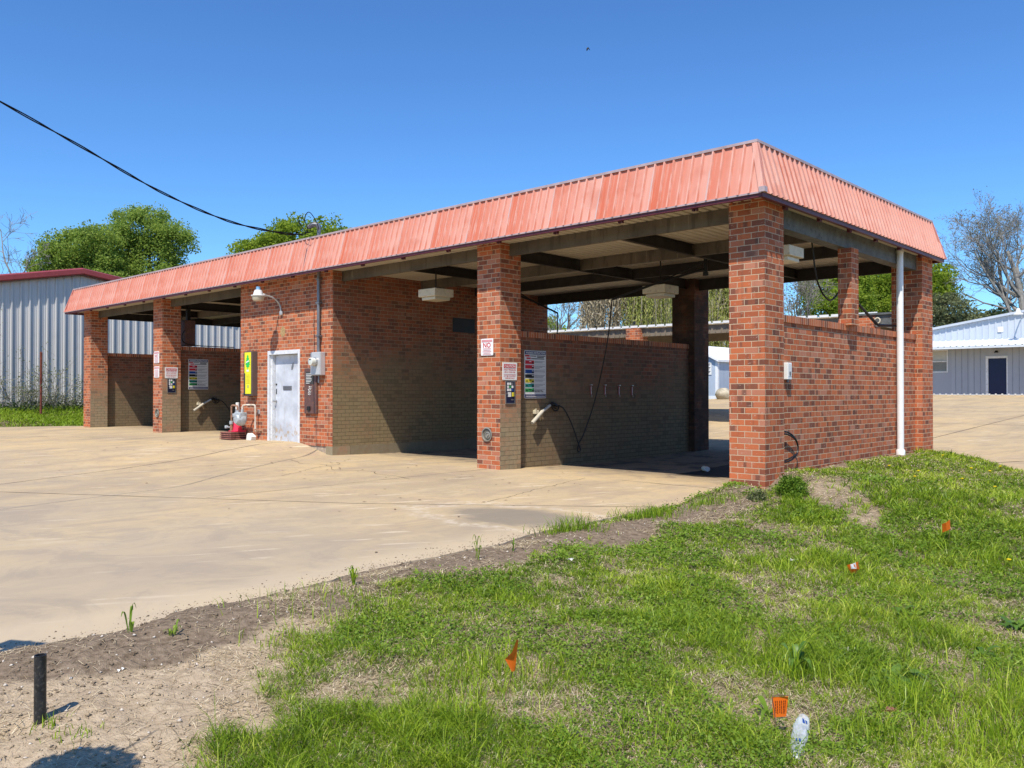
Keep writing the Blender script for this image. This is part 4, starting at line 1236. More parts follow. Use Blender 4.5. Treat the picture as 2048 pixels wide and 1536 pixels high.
def instructions(loc, label):
    t = thing('instruction_board', loc, label, 'sign', 'washing instruction boards')
    x = loc[0] + .012; w, h = .585, .855
    y0, y1 = loc[1] - w / 2, loc[1] + w / 2; z0, z1 = loc[2] - h / 2, loc[2] + h / 2
    mb = MB(); mb.prism(rrect(y0, y1, z0, z1, .015), x - .01, x, 'x'); mb.build('panel', MT['sign_grey'], t)
    mb = MB(); mb.box(x + .0005, x + .003, y0 + .012, y1 - .012, z1 - .07, z1 - .012); mb.build('navy_band', MT['sign_navy'], t)
    MB().box(x + .0005, x + .003, y0 + .012, y1 - .012, z0 + .012, z0 + .075).build('navy_band', MT['sign_navy'], t)
    mb = MB(); mb.text('WASHING INSTRUCTIONS', (x + .005, loc[1], z1 - .058), SR, FU, .05, .52)
    mb.box(x + .0035, x + .005, y0 + .03, y1 - .04, z0 + .056, z0 + .062); mb.box(x + .0035, x + .005, y0 + .03, y1 - .03, z0 + .026, z0 + .034)
    mb.build('header_lettering', MT['white'], t)
    mb = MB(); mb.box(x + .0005, x + .003, y0 + .015, y0 + .135, z1 - .11, z1 - .082); mb.box(x + .0005, x + .003, y0 + .055, y0 + .165, z1 - .155, z1 - .127); mb.build('red_tab', MT['sign_red'], t)
    mb = MB(); mb.text('Have A Nice Shiny Day!', (x + .003, loc[1] + .03, z0 + .115), SR, FU, .036, .37)
    mb.box(x + .0005, x + .002, y0 + .15, y0 + .31, z1 - .105, z1 - .09); mb.box(x + .0005, x + .002, y0 + .33, y1 - .02, z1 - .10, z1 - .085); mb.box(x + .0005, x + .002, y0 + .34, y1 - .06, z1 - .125, z1 - .11); mb.box(x + .0005, x + .002, y0 + .18, y1 - .05, z1 - .152, z1 - .137)
    mb.build('lettering', MT['sign_black'], t)
    rr = random.Random(3)
    ink = MB(); dark = MB(); pale = MB()
    for k, m in enumerate(('sign_red', 'sign_red', 'sign_blue', 'sign_black', 'sign_yellow', 'sign_teal', 'sign_green')):
        b = z1 - .178 - k * .083
        MB().box(x + .0005, x + .003, y0 + .02, y0 + .255, b - .064, b).build('colour_block', MT[m], t)
        for j in range(2 + (k % 2)):
            ink.box(x + .0005, x + .002, y0 + .27, y1 - .03 - rr.uniform(0, .12) * j, b - .02 - j * .02, b - .011 - j * .02)
        ink.box(x + .0005, x + .0015, y0 + .27, y1 - .02, b - .072, b - .069)
        if k != 3: dark.box(x + .0035, x + .0045, y0 + .2, y0 + .245, b - .058, b - .03)
        (pale if k < 4 else dark).box(x + .0035, x + .0045, y0 + .2 if k in (1, 2, 3) else y0 + .12, y0 + .24 if k in (1, 2, 3) else y0 + .18, b - .026, b - .014)
        if k > 3: dark.box(x + .0035, x + .0045, y0 + .035, y0 + .085, b - .045, b - .028)
    ink.build('small_print', MT['sign_grey_ink'], t); dark.build('icon', MT['sign_black'], t); pale.build('icon', MT['white'], t)
    return t
c3 = instructions((-4.95, 1.062, 1.642), 'washing instruction board with coloured blocks in the nearest open bay')
dup(c3, (-17.70, 1.107, 1.826), 'washing instruction board with coloured blocks in the far bay beyond the door')

MT['pocket_ring'] = plain('dull_steel', (.27, .25, .21), .45, .4, .3, var=.15)
MT['pocket_dish'] = plain('pocket_shadow_grey', (.13, .12, .095), .6, .3)
MT['sleeve'] = plain('pale_foam_sleeve', (.50, .46, .37), .7, .2, var=.1)
# round pockets low on the pillar fronts
def pocket(loc, label):
    t = thing('vacuum_pocket', loc, label, 'wall fitting', 'round pockets low on the pillars')
    y = loc[1]
    mb = MB(); mb.lathe([(.108, -.002), (.122, -.012), (.122, -.022), (.104, -.026), (.098, -.006), (.097, -.002)], loc, 'y', 24); mb.build('ring', MT['pocket_ring'], t, smooth=True)
    mb = MB(); mb.lathe([(.098, -.002), (.098, -.004), (0, -.004)], loc, 'y', 24); mb.build('dish', MT['pocket_dish'], t)
    mb = MB(); c = (loc[0] + .02, loc[1], loc[2] - .012); mb.lathe([(.055, -.004), (.06, -.016), (.045, -.022), (.04, -.012), (.022, -.012), (.02, -.03), (.0, -.03)], c, 'y', 20); mb.build('lock', MT['pocket_ring'], t, smooth=True)
    return t
pk = pocket((-5.10, 0, .596), 'round steel pocket low on the front of the nearer pillar')
dup(pk, (-17.82, 0, .75), 'round steel pocket low on the front of the far pillar')

# ------------------------------------------------------------------ spray wands
def wand(label):
    X = -4.88
    t = thing('spray_wand', (-4.95, 1.2, .95), label, 'spray wand', 'spray wands on the bay walls')
    a = Vector((X + .03, .874, .776)); b = Vector((X, 1.186, .975)); c = Vector((X, 1.40, 1.085))
    d = (b - a).normalized()
    mb = MB(); mb.tube([a, a + d * .02, b], [.030, .034, .034], 14); mb.build('foam_sleeve', MT['sleeve'], t, smooth=True)
    mb = MB(); mb.tube([b - d * .02, c], .026, 12); mb.build('lance', MT['foam_grey'], t, smooth=True)
    mb = MB(); mb.bbox(-4.948, X - .0, 1.0, 1.10, .93, 1.0, .01); mb.tube([(-4.94, 1.02, .99), (X, 1.02, 1.02)], .012, 8); mb.build('holder', MT['lens'], t)
    mb = MB()
    mb.tube([c, (X, 1.46, 1.112), (X, 1.56, 1.085), (X, 1.60, 1.075)], [.03, .038, .034, .024], 10)
    mb.tube(smooth([(X, 1.45, 1.10), (X, 1.47, 1.02), (X, 1.54, .985), (X, 1.62, 1.0), (X, 1.645, 1.055), (X, 1.59, 1.08)], 4), .014, 8)
    mb.tube([(X, 1.50, 1.08), (X, 1.52, 1.03), (X, 1.58, 1.02)], .011, 6)
    mb.build('trigger_gun', MT['black'], t, smooth=True)
    pts = [at_x(px, py, x) for px, py, x in [(1112, 811, -4.88), (1118, 811, -4.86), (1128, 818, -4.85), (1140, 840, -4.85), (1150, 866, -4.84), (1157, 888, -4.83), (1161, 899, -4.82), (1158, 904, -4.8), (1155, 899, -4.79), (1158, 886, -4.78), (1168, 866, -4.75), (1190, 800, -4.6), (1209, 715, -4.35), (1218, 660, -4.2), (1224, 600, -4.0)]]
    mb = MB(); mb.tube(smooth(pts, 5), .0125, 8); mb.build('hose', MT['black'], t, smooth=True)
    return t
wd = wand('spray wand with pale sleeve and black hose in the nearest open bay')
dup(wd, (-17.70, 1.255, .975), 'spray wand with pale sleeve and black hose in the far bay beyond the door')
# ceiling booms
def boom(p, tip, label, drop=None):
    t = thing('hose_boom', (p[0], p[1], 3.66), label, 'hose boom', 'ceiling hose booms')
    mb = MB(); mb.lathe([(.07, 3.87), (.07, 3.80), (.035, 3.79), (.035, 3.5), (.05, 3.49), (.05, 3.43), (0, 3.42)], (p[0], p[1], 0), 'z', 12); mb.build('pivot', MT['black'], t, smooth=True)
    a = Vector((p[0], p[1], 3.56)); b = Vector(tip)
    mb = MB(); mb.tube([a, a.lerp(b, .5) + Vector((0, 0, .03)), b], .022, 8); mb.tube([a + Vector((0, 0, .14)), a.lerp(b, .45) + Vector((0, 0, .04))], .012, 6); mb.build('arm', MT['black'], t, smooth=True)
    if drop:
        mb = MB(); mb.tube(smooth([b] + [Vector(q) for q in drop], 5), .0125, 8); mb.build('hose', MT['black'], t, smooth=True)
    return t
tipA = at_x(1224, 600, -4.0)
boom((-2.72, 3.2), tipA + Vector((0, 0, .01)), 'black ceiling hose boom in the nearest open bay')
tipB = at_x(1115, 626, -7.3)
boom((-7.62, 3.1), tipB, 'black ceiling hose boom against the sky beside the equipment room', [tipB + Vector((0, .0, -.3)), tipB + Vector((0, -.03, -.75))])
boom((-15.5, 3.1), (-16.2, 4.1, 3.2), 'black ceiling hose boom in the far bay beyond the door', [(-16.22, 4.12, 2.9), (-16.22, 4.12, 2.3)])
t = thing('hanging_hose', (-.45, 2.5, 3.7), 'black hose looping down above the right-hand brick wall', 'hose')
mb = MB(); mb.tube(smooth([(-.45, 2.45, 3.86), (-.45, 2.50, 3.72), (-.45, 2.663, 3.173), (-.45, 2.85, 2.95), (-.45, 3.0, 2.865), (-.45, 3.2, 2.815), (-.45, 3.4, 2.88), (-.43, 3.53, 2.98), (-.43, 3.62, 2.9), (-.44, 3.62, 2.5), (-.44, 3.6, 1.6)], 5), .014, 8)
mb.build('hose', MT['black'], t, smooth=True)
t = thing('bent_pipe', (-.4, 5.2, 2.5), 'black bent boom pipe hanging over the right-hand brick wall', 'pipe')
mb = MB(); mb.tube([(-.4, 4.20, 2.86), (-.4, 5.19, 2.53), (-.4, 5.25, 2.525), (-.4, 6.2, 2.57)], [.022, .022, .026, .02], 8); mb.tube([(-.4, 4.6, 2.70), (-.4, 5.1, 2.53)], .012, 6)
mb.build('pipe', MT['black'], t, smooth=True)
t = thing('motor_box', (-17.85, .88, 3.3), 'dark motor box hanging over the wall of the far bay', 'motor box')
MB().bbox(-17.98, -17.70, .72, 1.02, 2.62, 3.34, .01).build('housing', MT['brown_box'], t)
MB().box(-17.88, -17.78, .82, .92, 3.34, 3.87).build('hanger', MT['black'], t)
mb = MB(); mb.tube(smooth([(-17.68, .70, 3.5), (-17.66, .60, 3.38), (-17.68, .66, 3.3)], 4), .012, 6); mb.tube(smooth([(-17.68, .70, 3.05), (-17.64, .60, 2.9), (-17.66, .66, 2.72), (-17.66, 1.0, 2.64), (-17.68, 2.2, 2.63)], 5), .012, 6); mb.build('cable', MT['black'], t)
# mat clips on the divider wall
MT['clip_red'] = plain('dull_clip', (.26, .085, .075), .6, .2, var=.2)
def clip(loc, label):
    t = thing('mat_clip', loc, label, 'mat clip', 'mat clips on the bay wall')
    x, y, z = loc
    mb = MB(); mb.bbox(x + .001, x + .02, y - .022, y + .022, z - .1, z + .085, .004); mb.build('strip', MT['clip_red'], t)
    mb = MB(); zz = z + .06
    for k in range(6): mb.box(x + .0205, x + .022, y - .012, y + .012, zz - .015, zz); zz -= .026
    mb.build('lettering', MT['white'], t)
    mb = MB(); mb.bbox(x + .001, x + .05, y - .035, y + .012, z + .086, z + .105, .004); mb.tube([(x + .03, y, z - .1), (x + .045, y - .01, z - .14)], .008, 6); mb.build('clamp', MT['steel'], t)
    return t
k0 = clip((-4.95, 2.694, 1.37), 'mat clip first from the front on the bay wall')
dup(k0, (-4.95, 3.146, 1.37), 'mat clip second from the front on the bay wall')
dup(k0, (-4.95, 3.616, 1.365), 'mat clip third from the front on the bay wall')
dup(k0, (-4.95, 4.071, 1.362), 'mat clip farthest back on the bay wall')

# ------------------------------------------------------------------ ceiling lamps
def ceiling_lamp(loc, label):
    t = thing('ceiling_lamp', loc, label, 'lamp', 'box lamps under the roof')
    x, y, z = loc; h = .25
    mb = MB(); mb.bbox(x - h, x + h, y - h, y + h, z, z + .155, .012); mb.build('housing', MT['cream'], t)
    mb = MB(); mb.bbox(x - h + .05, x + h - .05, y - h + .05, y + h - .05, z - .065, z + .0, .012); mb.build('lens', MT['lens'], t)
    mb = MB(); mb.tube([(x, y, z + .16), (x, y, 3.87)], .014, 8); mb.bbox(x - .10, x + .10, y - .06, y + .06, z + .152, z + .19, .008); mb.build('hanger', MT['beam_dark'], t)
    return t
l0 = ceiling_lamp((-7.45, .92, 3.21), 'cream box lamp hanging in the bay beside the equipment room')
dup(l0, (-3.82, 3.42, 3.2), 'cream box lamp hanging in the nearest open bay by the back')
dup(l0, (-.56, 1.66, 3.33), 'cream box lamp hanging above the right-hand brick wall')

# ------------------------------------------------------------------ things on the equipment room front
t = thing('freshener_machine', (-12.8, -.07, 1.75), 'slim bronze vending box with yellow front and green tree shape', 'vending box')
MB().bbox(-12.99, -12.61, -.14, -.002, 1.235, 2.275, .006).build('cabinet', MT['vend_brown'], t)
mb = MB(); mb.box(-12.975, -12.935, -.147, -.141, 1.25, 2.25); mb.box(-12.975, -12.64, -.147, -.141, 1.238, 1.275); mb.box(-12.94, -12.9, -.147, -.141, 1.28, 1.76)
mb.build('dark_frame', MT['vend_dark'], t)
mb = MB(); mb.box(-12.934, -12.655, -.150, -.142, 1.765, 2.25); mb.box(-12.898, -12.655, -.150, -.142, 1.285, 1.765); mb.build('decal_panel', MT['yellow'], t)
tree = [(-.012, -.30), (.012, -.30), (.012, -.17), (.075, -.145), (.05, -.115), (.10, -.075), (.07, -.055), (.095, -.01), (.06, .01), (.075, .04), (.045, .06), (.055, .10), (.03, .12), (.035, .16), (0, .22)]
tree = tree + [(-x, z) for x, z in tree[::-1][1:-1]]
mb = MB(); mb.prism([(-12.79 + x * 1.1, 2.03 + z * .78) for x, z in tree], -.153, -.1505, 'y'); mb.build('tree_emblem', MT['green'], t)
mb = MB(); mb.prism([(-12.86, 2.0), (-12.73, 2.035), (-12.73, 2.065), (-12.86, 2.03)], -.156, -.1535, 'y'); mb.box(-12.84, -12.74, -.1535, -.151, 1.80, 1.845); mb.build('white_tab', MT['white'], t)
mb = MB(); zz = 1.73
for k in range(7): mb.box(-12.86, -12.70, -.1525, -.1505, zz - .012, zz); zz -= .032
mb.build('small_print', MT['sign_yellow'], t)
mb = MB(); mb.box(-12.79, -12.755, -.153, -.1505, 1.42, 1.49); mb.tube([(-13.05, -.13, 1.29), (-12.98, -.145, 1.29)], .014, 8); mb.build('lock', MT['steel'], t)

t = thing('electric_meter', (-10.07, -.07, 1.93), 'grey electric meter box with round glass meter below the conduit', 'electric meter')
MB().bbox(-10.245, -9.893, -.13, -.002, 1.68, 2.17, .012).build('box', MT['grey_box'], t)
mb = MB(); mb.box(-10.24, -9.90, -.137, -.131, 1.70, 2.155); mb.build('cover', MT['grey_box'], t)
mb = MB(); mb.lathe([(.098, 0), (.098, -.03), (.086, -.035)], (-10.07, -.137, 1.965), 'y', 22); mb.build('meter_ring', MT['steel'], t, smooth=True)
mb = MB(); mb.lathe([(.086, -.03), (.086, -.11), (.078, -.125), (0, -.13)], (-10.07, -.137, 1.965), 'y', 22); mb.build('meter_glass', MT['glass_cap'], t, smooth=True)
mb = MB(); mb.box(-10.10, -10.04, -.27, -.267, 2.0, 2.02); mb.build('dial_plate', MT['sign_black'], t)
mb = MB(); mb.tube([(-10.05, -.06, 1.68), (-10.05, -.06, 1.52)], .02, 8); mb.build('ground_wire', MT['conduit'], t)
t = thing('service_mast', (-10.06, -.06, 2.2), 'grey conduit mast with weatherhead rising through the red roof', 'conduit')
mb = MB(); mb.tube([(-10.06, -.06, 2.17), (-10.06, -.06, 4.74)], .036, 12)
for zz in (2.5, 3.2, 3.7): mb.box(-10.12, -10.0, -.1, -.002, zz, zz + .03)
mb.build('pipe', MT['conduit'], t, smooth=True)
mb = MB(); mb.tube(smooth([(-10.06, -.06, 4.70), (-10.06, -.06, 4.80), (-10.09, -.10, 4.875), (-10.17, -.17, 4.86), (-10.22, -.22, 4.80)], 4), [.040] * 4 + [.05] * 8 + [.048] * 4 + [.04], 12); mb.build('weatherhead', MT['conduit'], t, smooth=True)
_D = 17.62
def loop(pts, dd=0): return smooth([P(560 + a / 13.96, 400 + b / 13.96, _D + dd) for a, b in pts], 5)
t = thing('service_cable', tuple(P(600, 466, _D)), 'twisted black service cable sagging across the sky to the roof mast', 'cable')
_ca = P(-330, 20, 8.0); _cd = (_ca - P(0, 203, 9.4)).normalized()
cpts = smooth([_ca + _cd * 16 + Vector((0, 0, 2.6)), _ca + _cd * 7 + Vector((0, 0, .7)), _ca, P(0, 203, 9.4), P(160, 292, 10.9), P(330, 388, 13.0), P(460, 443, 15.0), P(560, 465.5, 16.8), P(605, 469, _D)], 22)
s = 0; A = []; B = []
for i, p in enumerate(cpts):
    if i: s += (p - cpts[i - 1]).length
    a = s * 2 * math.pi / 2.1
    o = (_r0 * .4 + Vector((0, 0, 1))).normalized() * math.cos(a) + _f0 * math.sin(a)
    kr = .55 + .45 * min(1, max(0, s - 16) / 13); A.append(p + o * .015 * kr); B.append(p - o * .015 * kr)
mb = MB(); RR = [.0118 * (.55 + .45 * min(1, max(0, i - 44) / ((len(A) - 44) * .8))) for i in range(len(A))]; mb.tube(A, RR, 8); mb.tube(B, RR, 8); mb.build('conductor_pair', MT['cable'], t, smooth=True)
mb = MB()
mb.tube(loop([(620, 965), (740, 920), (640, 790), (560, 680), (500, 580), (520, 490), (600, 490), (690, 580), (750, 720), (800, 810), (900, 775), (940, 760)]), .0075, 6)
mb.tube(loop([(700, 940), (780, 860), (720, 640), (690, 560), (705, 470), (735, 390), (790, 340), (860, 370), (960, 510), (1040, 670), (1070, 760), (1060, 860)], .08), .009, 6)
mb.tube(loop([(530, 560), (550, 640), (590, 700)], .03), .008, 6)
mb.tube(loop([(600, 970), (760, 920), (900, 880), (950, 860)], -.05), .007, 6)
mb.tube(loop([(800, 740), (860, 660), (940, 620), (1000, 640)], .05), .006, 6)
mb.build('drip_loop', MT['cable'], t, smooth=True)
t = thing('control_box', (-10.37, -.03, 1.35), 'narrow brown enamel control box with worn print left of the meter conduit', 'control box')
MB().bbox(-10.60, -10.15, -.055, -.002, .862, 1.835, .006).build('box', MT['brown_box'], t)
MB().box(-10.54, -10.25, -.062, -.056, 1.5, 1.76).build('panel', MT['vend_dark'], t)
mb = MB(); rr = random.Random(4)
for k in range(7):
    zz = 1.72 - k * .033; mb.box(-10.52, -10.30 - rr.uniform(0, .1), -.065, -.0625, zz - .012, zz)
for k in range(6):
    zz = 1.45 - k * .033; xx = -10.46 + rr.uniform(0, .05); mb.tube([(xx, -.058, zz), (xx + .05, -.058, zz - .02), (xx + .10, -.058, zz - .005)], .006, 5)
mb.build('lettering', MT['sign_grey'], t)
mb = MB(); mb.bbox(-10.47, -10.36, -.085, -.056, .93, 1.02, .01); mb.build('latch', MT['sign_black'], t)
t = thing('wall_lamp', (-11.58, 0, 3.12), 'gooseneck yard lamp with blue photocell on the brick wall above the door', 'lamp')
mb = MB(); mb.tube(smooth([(-11.57, -.03, 3.10), (-11.57, -.04, 3.22), (-11.58, -.09, 3.33), (-11.59, -.18, 3.41), (-11.60, -.30, 3.45), (-11.60, -.46, 3.47)], 5), .019, 10); mb.bbox(-11.62, -11.52, -.045, -.002, 3.05, 3.14, .008); mb.build('arm', MT['chrome_grey'], t, smooth=True)
c = (-11.60, -.58, 3.48)
mb = MB(); mb.lathe([(0, .16), (.045, .16), (.048, .10), (.052, .095), (0, .09)], c, 'z', 16); mb.build('photocell', MT['blue_lamp'], t, smooth=True)
mb = MB(); mb.lathe([(.05, .09), (.075, .085), (.10, .02), (.105, -.02), (.155, -.03), (.155, -.045), (.1, -.05)], c, 'z', 20); mb.tube([(-11.6, -.44, 3.47), (-11.6, -.50, 3.47)], .03, 10); mb.build('hood', MT['white'], t, smooth=True)
mb = MB(); mb.lathe([(.125, -.046), (.135, -.06), (.12, -.13), (.105, -.15), (0, -.15)], c, 'z', 20); mb.build('refractor', MT['lens'], t, smooth=True)
t = thing('junction_box', (-12.52, -.02, .87), 'tiny grey junction box low on the brick wall left of the door', 'junction box')
MB().bbox(-12.56, -12.485, -.035, -.002, .82, .92, .006).build('box', MT['grey_box'], t)
MB().box(-12.55, -12.495, -.04, -.0355, .83, .91).build('cover', MT['conduit'], t)
# old stain left by a removed fitting
mb = MB(); n = 16; mb.prism([(-11.54 + .10 * math.cos(2 * math.pi * k / n) * (1 + .12 * math.sin(k * 2.3)), 2.68 + .115 * math.sin(2 * math.pi * k / n) * (1 + .1 * math.cos(k * 1.7))) for k in range(n)], -.004, -.001, 'y'); mb.build('caulk_patch', plain('caulk_patch', (.40, .27, .13), .9, .1, var=.3, scale=25), cw)
mb = MB(); mb.box(-9.655, -9.632, 3.42, 4.15, 2.76, 3.10); mb.build('wall_vent', MT['sign_black'], cw)

# ------------------------------------------------------------------ gas meter corner
t = thing('gas_meter', (-12.85, -.3, .7), 'grey gas meter hung between rusty and beige pipes at the wall corner', 'gas meter')
zf = .225
mb = MB(); mb.tube([(-13.22, -.32, zf - .1), (-13.22, -.32, .60)], .035, 12); mb.tube([(-13.22, -.32, .60), (-13.22, -.32, 1.0)], .02, 10); mb.tube(smooth([(-13.22, -.32, .95), (-13.21, -.32, 1.0), (-13.15, -.32, 1.015), (-13.05, -.32, 1.01), (-12.97, -.32, 1.0), (-12.94, -.32, .96), (-12.935, -.32, .88)], 4), .022, 10)
mb.build('riser', MT['rusty_pipe'], t, smooth=True)
MB().lathe([(.0, -.03), (.045, -.03), (.05, 0), (.045, .05), (0, .05)], (-13.22, -.32, .60), 'z', 12).build('valve', MT['gasgrey'], t, smooth=True)
MB().lathe([(0, -.05), (.05, -.05), (.06, 0), (.05, .07), (0, .07)], (-13.22, -.34, .30), 'z', 12).build('valve', MT['gasgrey'], t, smooth=True)
mb = MB(); mb.tube([(-13.24, -.34, .5), (-13.36, -.36, .505)], .014, 8); mb.bbox(-13.42, -13.34, -.39, -.33, .47, .54, .012); mb.build('regulator', MT['gasgrey'], t, smooth=True)
mb = MB(); mb.lathe([(0, -.14), (.10, -.13), (.15, -.06), (.16, .0), (.155, .06), (.12, .09), (0, .1)], (-12.84, -.30, .70), 'y', 20)
mb.bbox(-12.98, -12.70, -.40, -.20, .70, .86, .03); mb.bbox(-12.97, -12.82, -.44, -.40, .74, .83, .01); mb.build('meter_body', MT['gasgrey'], t, smooth=True)
mb = MB(); mb.tube([(-12.935, -.32, .85), (-12.935, -.32, .90)], .036, 12); mb.tube([(-12.76, -.30, .85), (-12.76, -.30, .93)], .034, 12); mb.build('union', MT['chrome_grey'], t, smooth=True)
mb = MB(); mb.tube(smooth([(-12.76, -.30, .92), (-12.76, -.295, .985), (-12.73, -.27, 1.02), (-12.62, -.17, 1.03), (-12.55, -.115, 1.02), (-12.535, -.10, .97), (-12.53, -.10, .8), (-12.53, -.10, .47), (-12.51, -.09, .44)], 4), .022, 10); mb.build('outlet_pipe', MT['beige_pipe'], t, smooth=True)
mb = MB(); mb.tube([(-12.53, -.10, .47), (-12.52, -.09, .44), (-12.44, -.03, .435), (-12.42, .01, .435)], .026, 10); mb.build('wall_elbow', MT['rusty_pipe'], t, smooth=True)
t = thing('plank_stack', (-13.25, -.25, zf), 'low stack of reddish slats under the gas meter', 'planks')
for k in range(4):
    z0 = zf - .015 + k * .046
    MB().box(-13.52 + .01 * k, -12.99, -.46, -.36, z0 + .018, z0 + .044).build('slat', MT['pallet'], t)
    MB().box(-13.51, -12.98 - .008 * k, -.34, -.06, z0 + .016, z0 + .042).build('slat', MT['pallet'], t)
    MB().box(-13.48, -13.02, -.44, -.08, z0 - .003, z0 + .0155).build('spacer', MT['pallet_dark'], t)
t = thing('traffic_cone', (-13.16, -.2, zf + .17), 'pinkish red and white traffic cone standing on slats behind the gas meter', 'traffic cone')
zc = zf + .17; c = (-13.16, -.2, zc)
MB().bbox(-13.31, -13.01, -.35, -.05, zc, zc + .025, .01).build('base', MT['cone_red'], t)
mb = MB(); mb.lathe([(.105, .025), (.075, .27), (0, .271)], c, 'z', 20); mb.build('body', MT['cone_red'], t, smooth=True)
mb = MB(); mb.lathe([(.0765, .268), (.0655, .37), (0, .371)], c, 'z', 20); mb.build('white_band', MT['cone_white'], t, smooth=True)
mb = MB(); mb.lathe([(.0655, .37), (.056, .44), (0, .441)], c, 'z', 20); mb.build('red_band', MT['cone_red'], t, smooth=True)
mb = MB(); mb.lathe([(.057, .44), (.043, .60), (.041, .68), (.03, .685), (0, .686)], c, 'z', 20); mb.build('tip', MT['cone_white'], t, smooth=True)
zr = gz(-12.62, -.12)
mb = MB(); mb.prism([(-12.76, zr), (-12.55, zr), (-12.52, zr + .08), (-12.62, zr + .13), (-12.70, zr + .16), (-12.74, zr + .11)], -.2, -.08, 'y'); tag(mb.build('white_rag', MT['rag']), 'crumpled white scrap at the wall foot beside the gas meter', 'scrap')

# ------------------------------------------------------------------ right-hand wall
t = thing('downpipe', (-.04, 5.27, .2), 'white plastic downpipe in front of the right-hand brick wall', 'downpipe')
zb = gz(.0, 5.27) - .03
mb = MB(); mb.tube([(-.045, 5.27, zb), (-.045, 5.27, 3.86)], .057, 18); mb.build('pipe', MT['white_pipe'], t, smooth=True)
mb = MB(); mb.tube([(-.045, 5.27, zb + .02), (-.045, 5.27, zb + .11), (-.045, 5.27, zb + .13)], [.076, .076, .066], 18); mb.tube([(-.045, 5.27, 3.79), (-.045, 5.27, 3.83)], .066, 18); mb.build('collar', MT['white_pipe'], t, smooth=True)
t = thing('timer_box', (-.1, .87, 1.63), 'small pale grey switch box on the right-hand brick wall', 'switch box')
MB().bbox(-.128, -.055, .80, .93, 1.50, 1.735, .008).build('box', MT['white'], t)
MB().box(-.0545, -.051, .815, .915, 1.545, 1.715).build('cover', MT['sign_grey'], t)
mb = MB(); mb.box(-.051, -.047, .84, .885, 1.56, 1.61); mb.tube([(-.09, .865, 1.505), (-.09, .865, 1.46)], .02, 8); mb.build('knockout', MT['conduit'], t)
t = thing('hose_loop', (-.08, .9, .56), 'black hose end looping out of the right-hand wall above the grass', 'hose')
mb = MB()
for o in (0, .03):
    mb.tube(smooth([(-.10, .50, .79 - o), (-.08, .66, .79 - o), (-.07, .86, .76 - o), (-.06, 1.03, .68 - o * .5), (-.06, 1.12, .57), (-.06, 1.10, .47), (-.06, .98, .40 + o), (-.06, .8, .365 + o), (-.08, .62, .36 + o * .5)], 5), .012, 8)
mb.build('hose', MT['black'], t, smooth=True)

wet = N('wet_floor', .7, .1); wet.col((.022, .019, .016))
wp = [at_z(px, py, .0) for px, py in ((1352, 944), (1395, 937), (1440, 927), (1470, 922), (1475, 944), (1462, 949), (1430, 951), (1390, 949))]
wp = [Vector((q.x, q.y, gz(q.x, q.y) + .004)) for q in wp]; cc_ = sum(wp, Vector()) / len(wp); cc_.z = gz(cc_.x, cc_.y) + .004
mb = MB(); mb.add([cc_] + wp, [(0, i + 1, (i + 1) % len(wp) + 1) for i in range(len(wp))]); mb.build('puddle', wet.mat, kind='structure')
# bottle rolled on the bay floor
p = on_ground(1411, 943)
t = thing('jar', tuple(p), 'white jar lying on its side on the shaded bay floor', 'jar')
ax = Vector((.8, -.6, 0)).normalized()
a = p + Vector((0, 0, .048)) - ax * .07
mb = MB(); mb.tube([a, a + ax * .11, a + ax * .125], [.047, .047, .04], 16); mb.build('body', MT['cream'], t, smooth=True)
mb = MB(); mb.tube([a + ax * .125, a + ax * .165], .042, 16); mb.build('lid', MT['white'], t, smooth=True)

# ------------------------------------------------------------------ foreground things
p = on_ground(80, 1446)
dist = (p - Vector(CAM_POS)).dot(_fw)
r = 11.3 / 1690 * dist; hh = 136 / 1690 * dist
c = (p.x, p.y, p.z)
t = thing('standpipe', c, 'black plastic standpipe sticking out of the bare soil', 'pipe')
mb = MB(); mb.lathe([(r, -.1), (r, hh), (r * .82, hh), (r * .82, hh - .08), (0, hh - .085)], c, 'z', 24); mb.build('pipe', MT['black_plastic'], t, smooth=True)

def flag(label, base_px, pole_px, quads, ink=None, patch=None):
    b = on_ground(*base_px); d0 = (b - Vector(CAM_POS)).dot(_fw)
    t = thing('marker_flag', tuple(b), label, 'marker flag', 'orange marker flags in the grass')
    pole = [P(px, py, d0 + dd) for px, py, dd in pole_px]
    mb = MB(); mb.tube(smooth([b + Vector((0, 0, -.04))] + pole, 3), .0022, 6); mb.build('wire_stake', MT['wire'], t)
    mb = MB()
    g = [[P(px, py, d0 + dd) for px, py, dd in row] for row in quads]
    n = len(g[0])
    def S(i, j, u, v): return g[i][j].lerp(g[i][j + 1], u).lerp(g[i + 1][j].lerp(g[i + 1][j + 1], u), v)
    vs = []; fs = []; K = 4
    for i in range(len(g) - 1):
        for j in range(n - 1):
            bb = len(vs)
            for a in range(K + 1):
                for c_ in range(K + 1): vs.append(S(i, j, c_ / K, a / K))
            for a in range(K):
                for c_ in range(K): fs.append((bb + a * (K + 1) + c_, bb + a * (K + 1) + c_ + 1, bb + (a + 1) * (K + 1) + c_ + 1, bb + (a + 1) * (K + 1) + c_))
    mb.add(vs, fs); mb.build('flag', MT['orange_flag'], t)
    off = (Vector(CAM_POS) - b).normalized() * .0015
    def strip(u0, u1, v0, v1, i=0, j=0): return [S(i, j, u, v) + off for u, v in ((u0, v0), (u1, v0), (u1, v1), (u0, v1))]
    if ink:
        mb = MB()
        for u0, u1, v0, v1 in ink: mb.add(strip(u0, u1, v0, v1), [(0, 1, 2, 3)])
        mb.build('print', MT['flag_ink'], t)
    if patch:
        mb = MB()
        for q in patch: mb.add(strip(*q), [(0, 1, 2, 3)])
        mb.build('white_patch', MT['white'], t)
    return t
rr = random.Random(12)
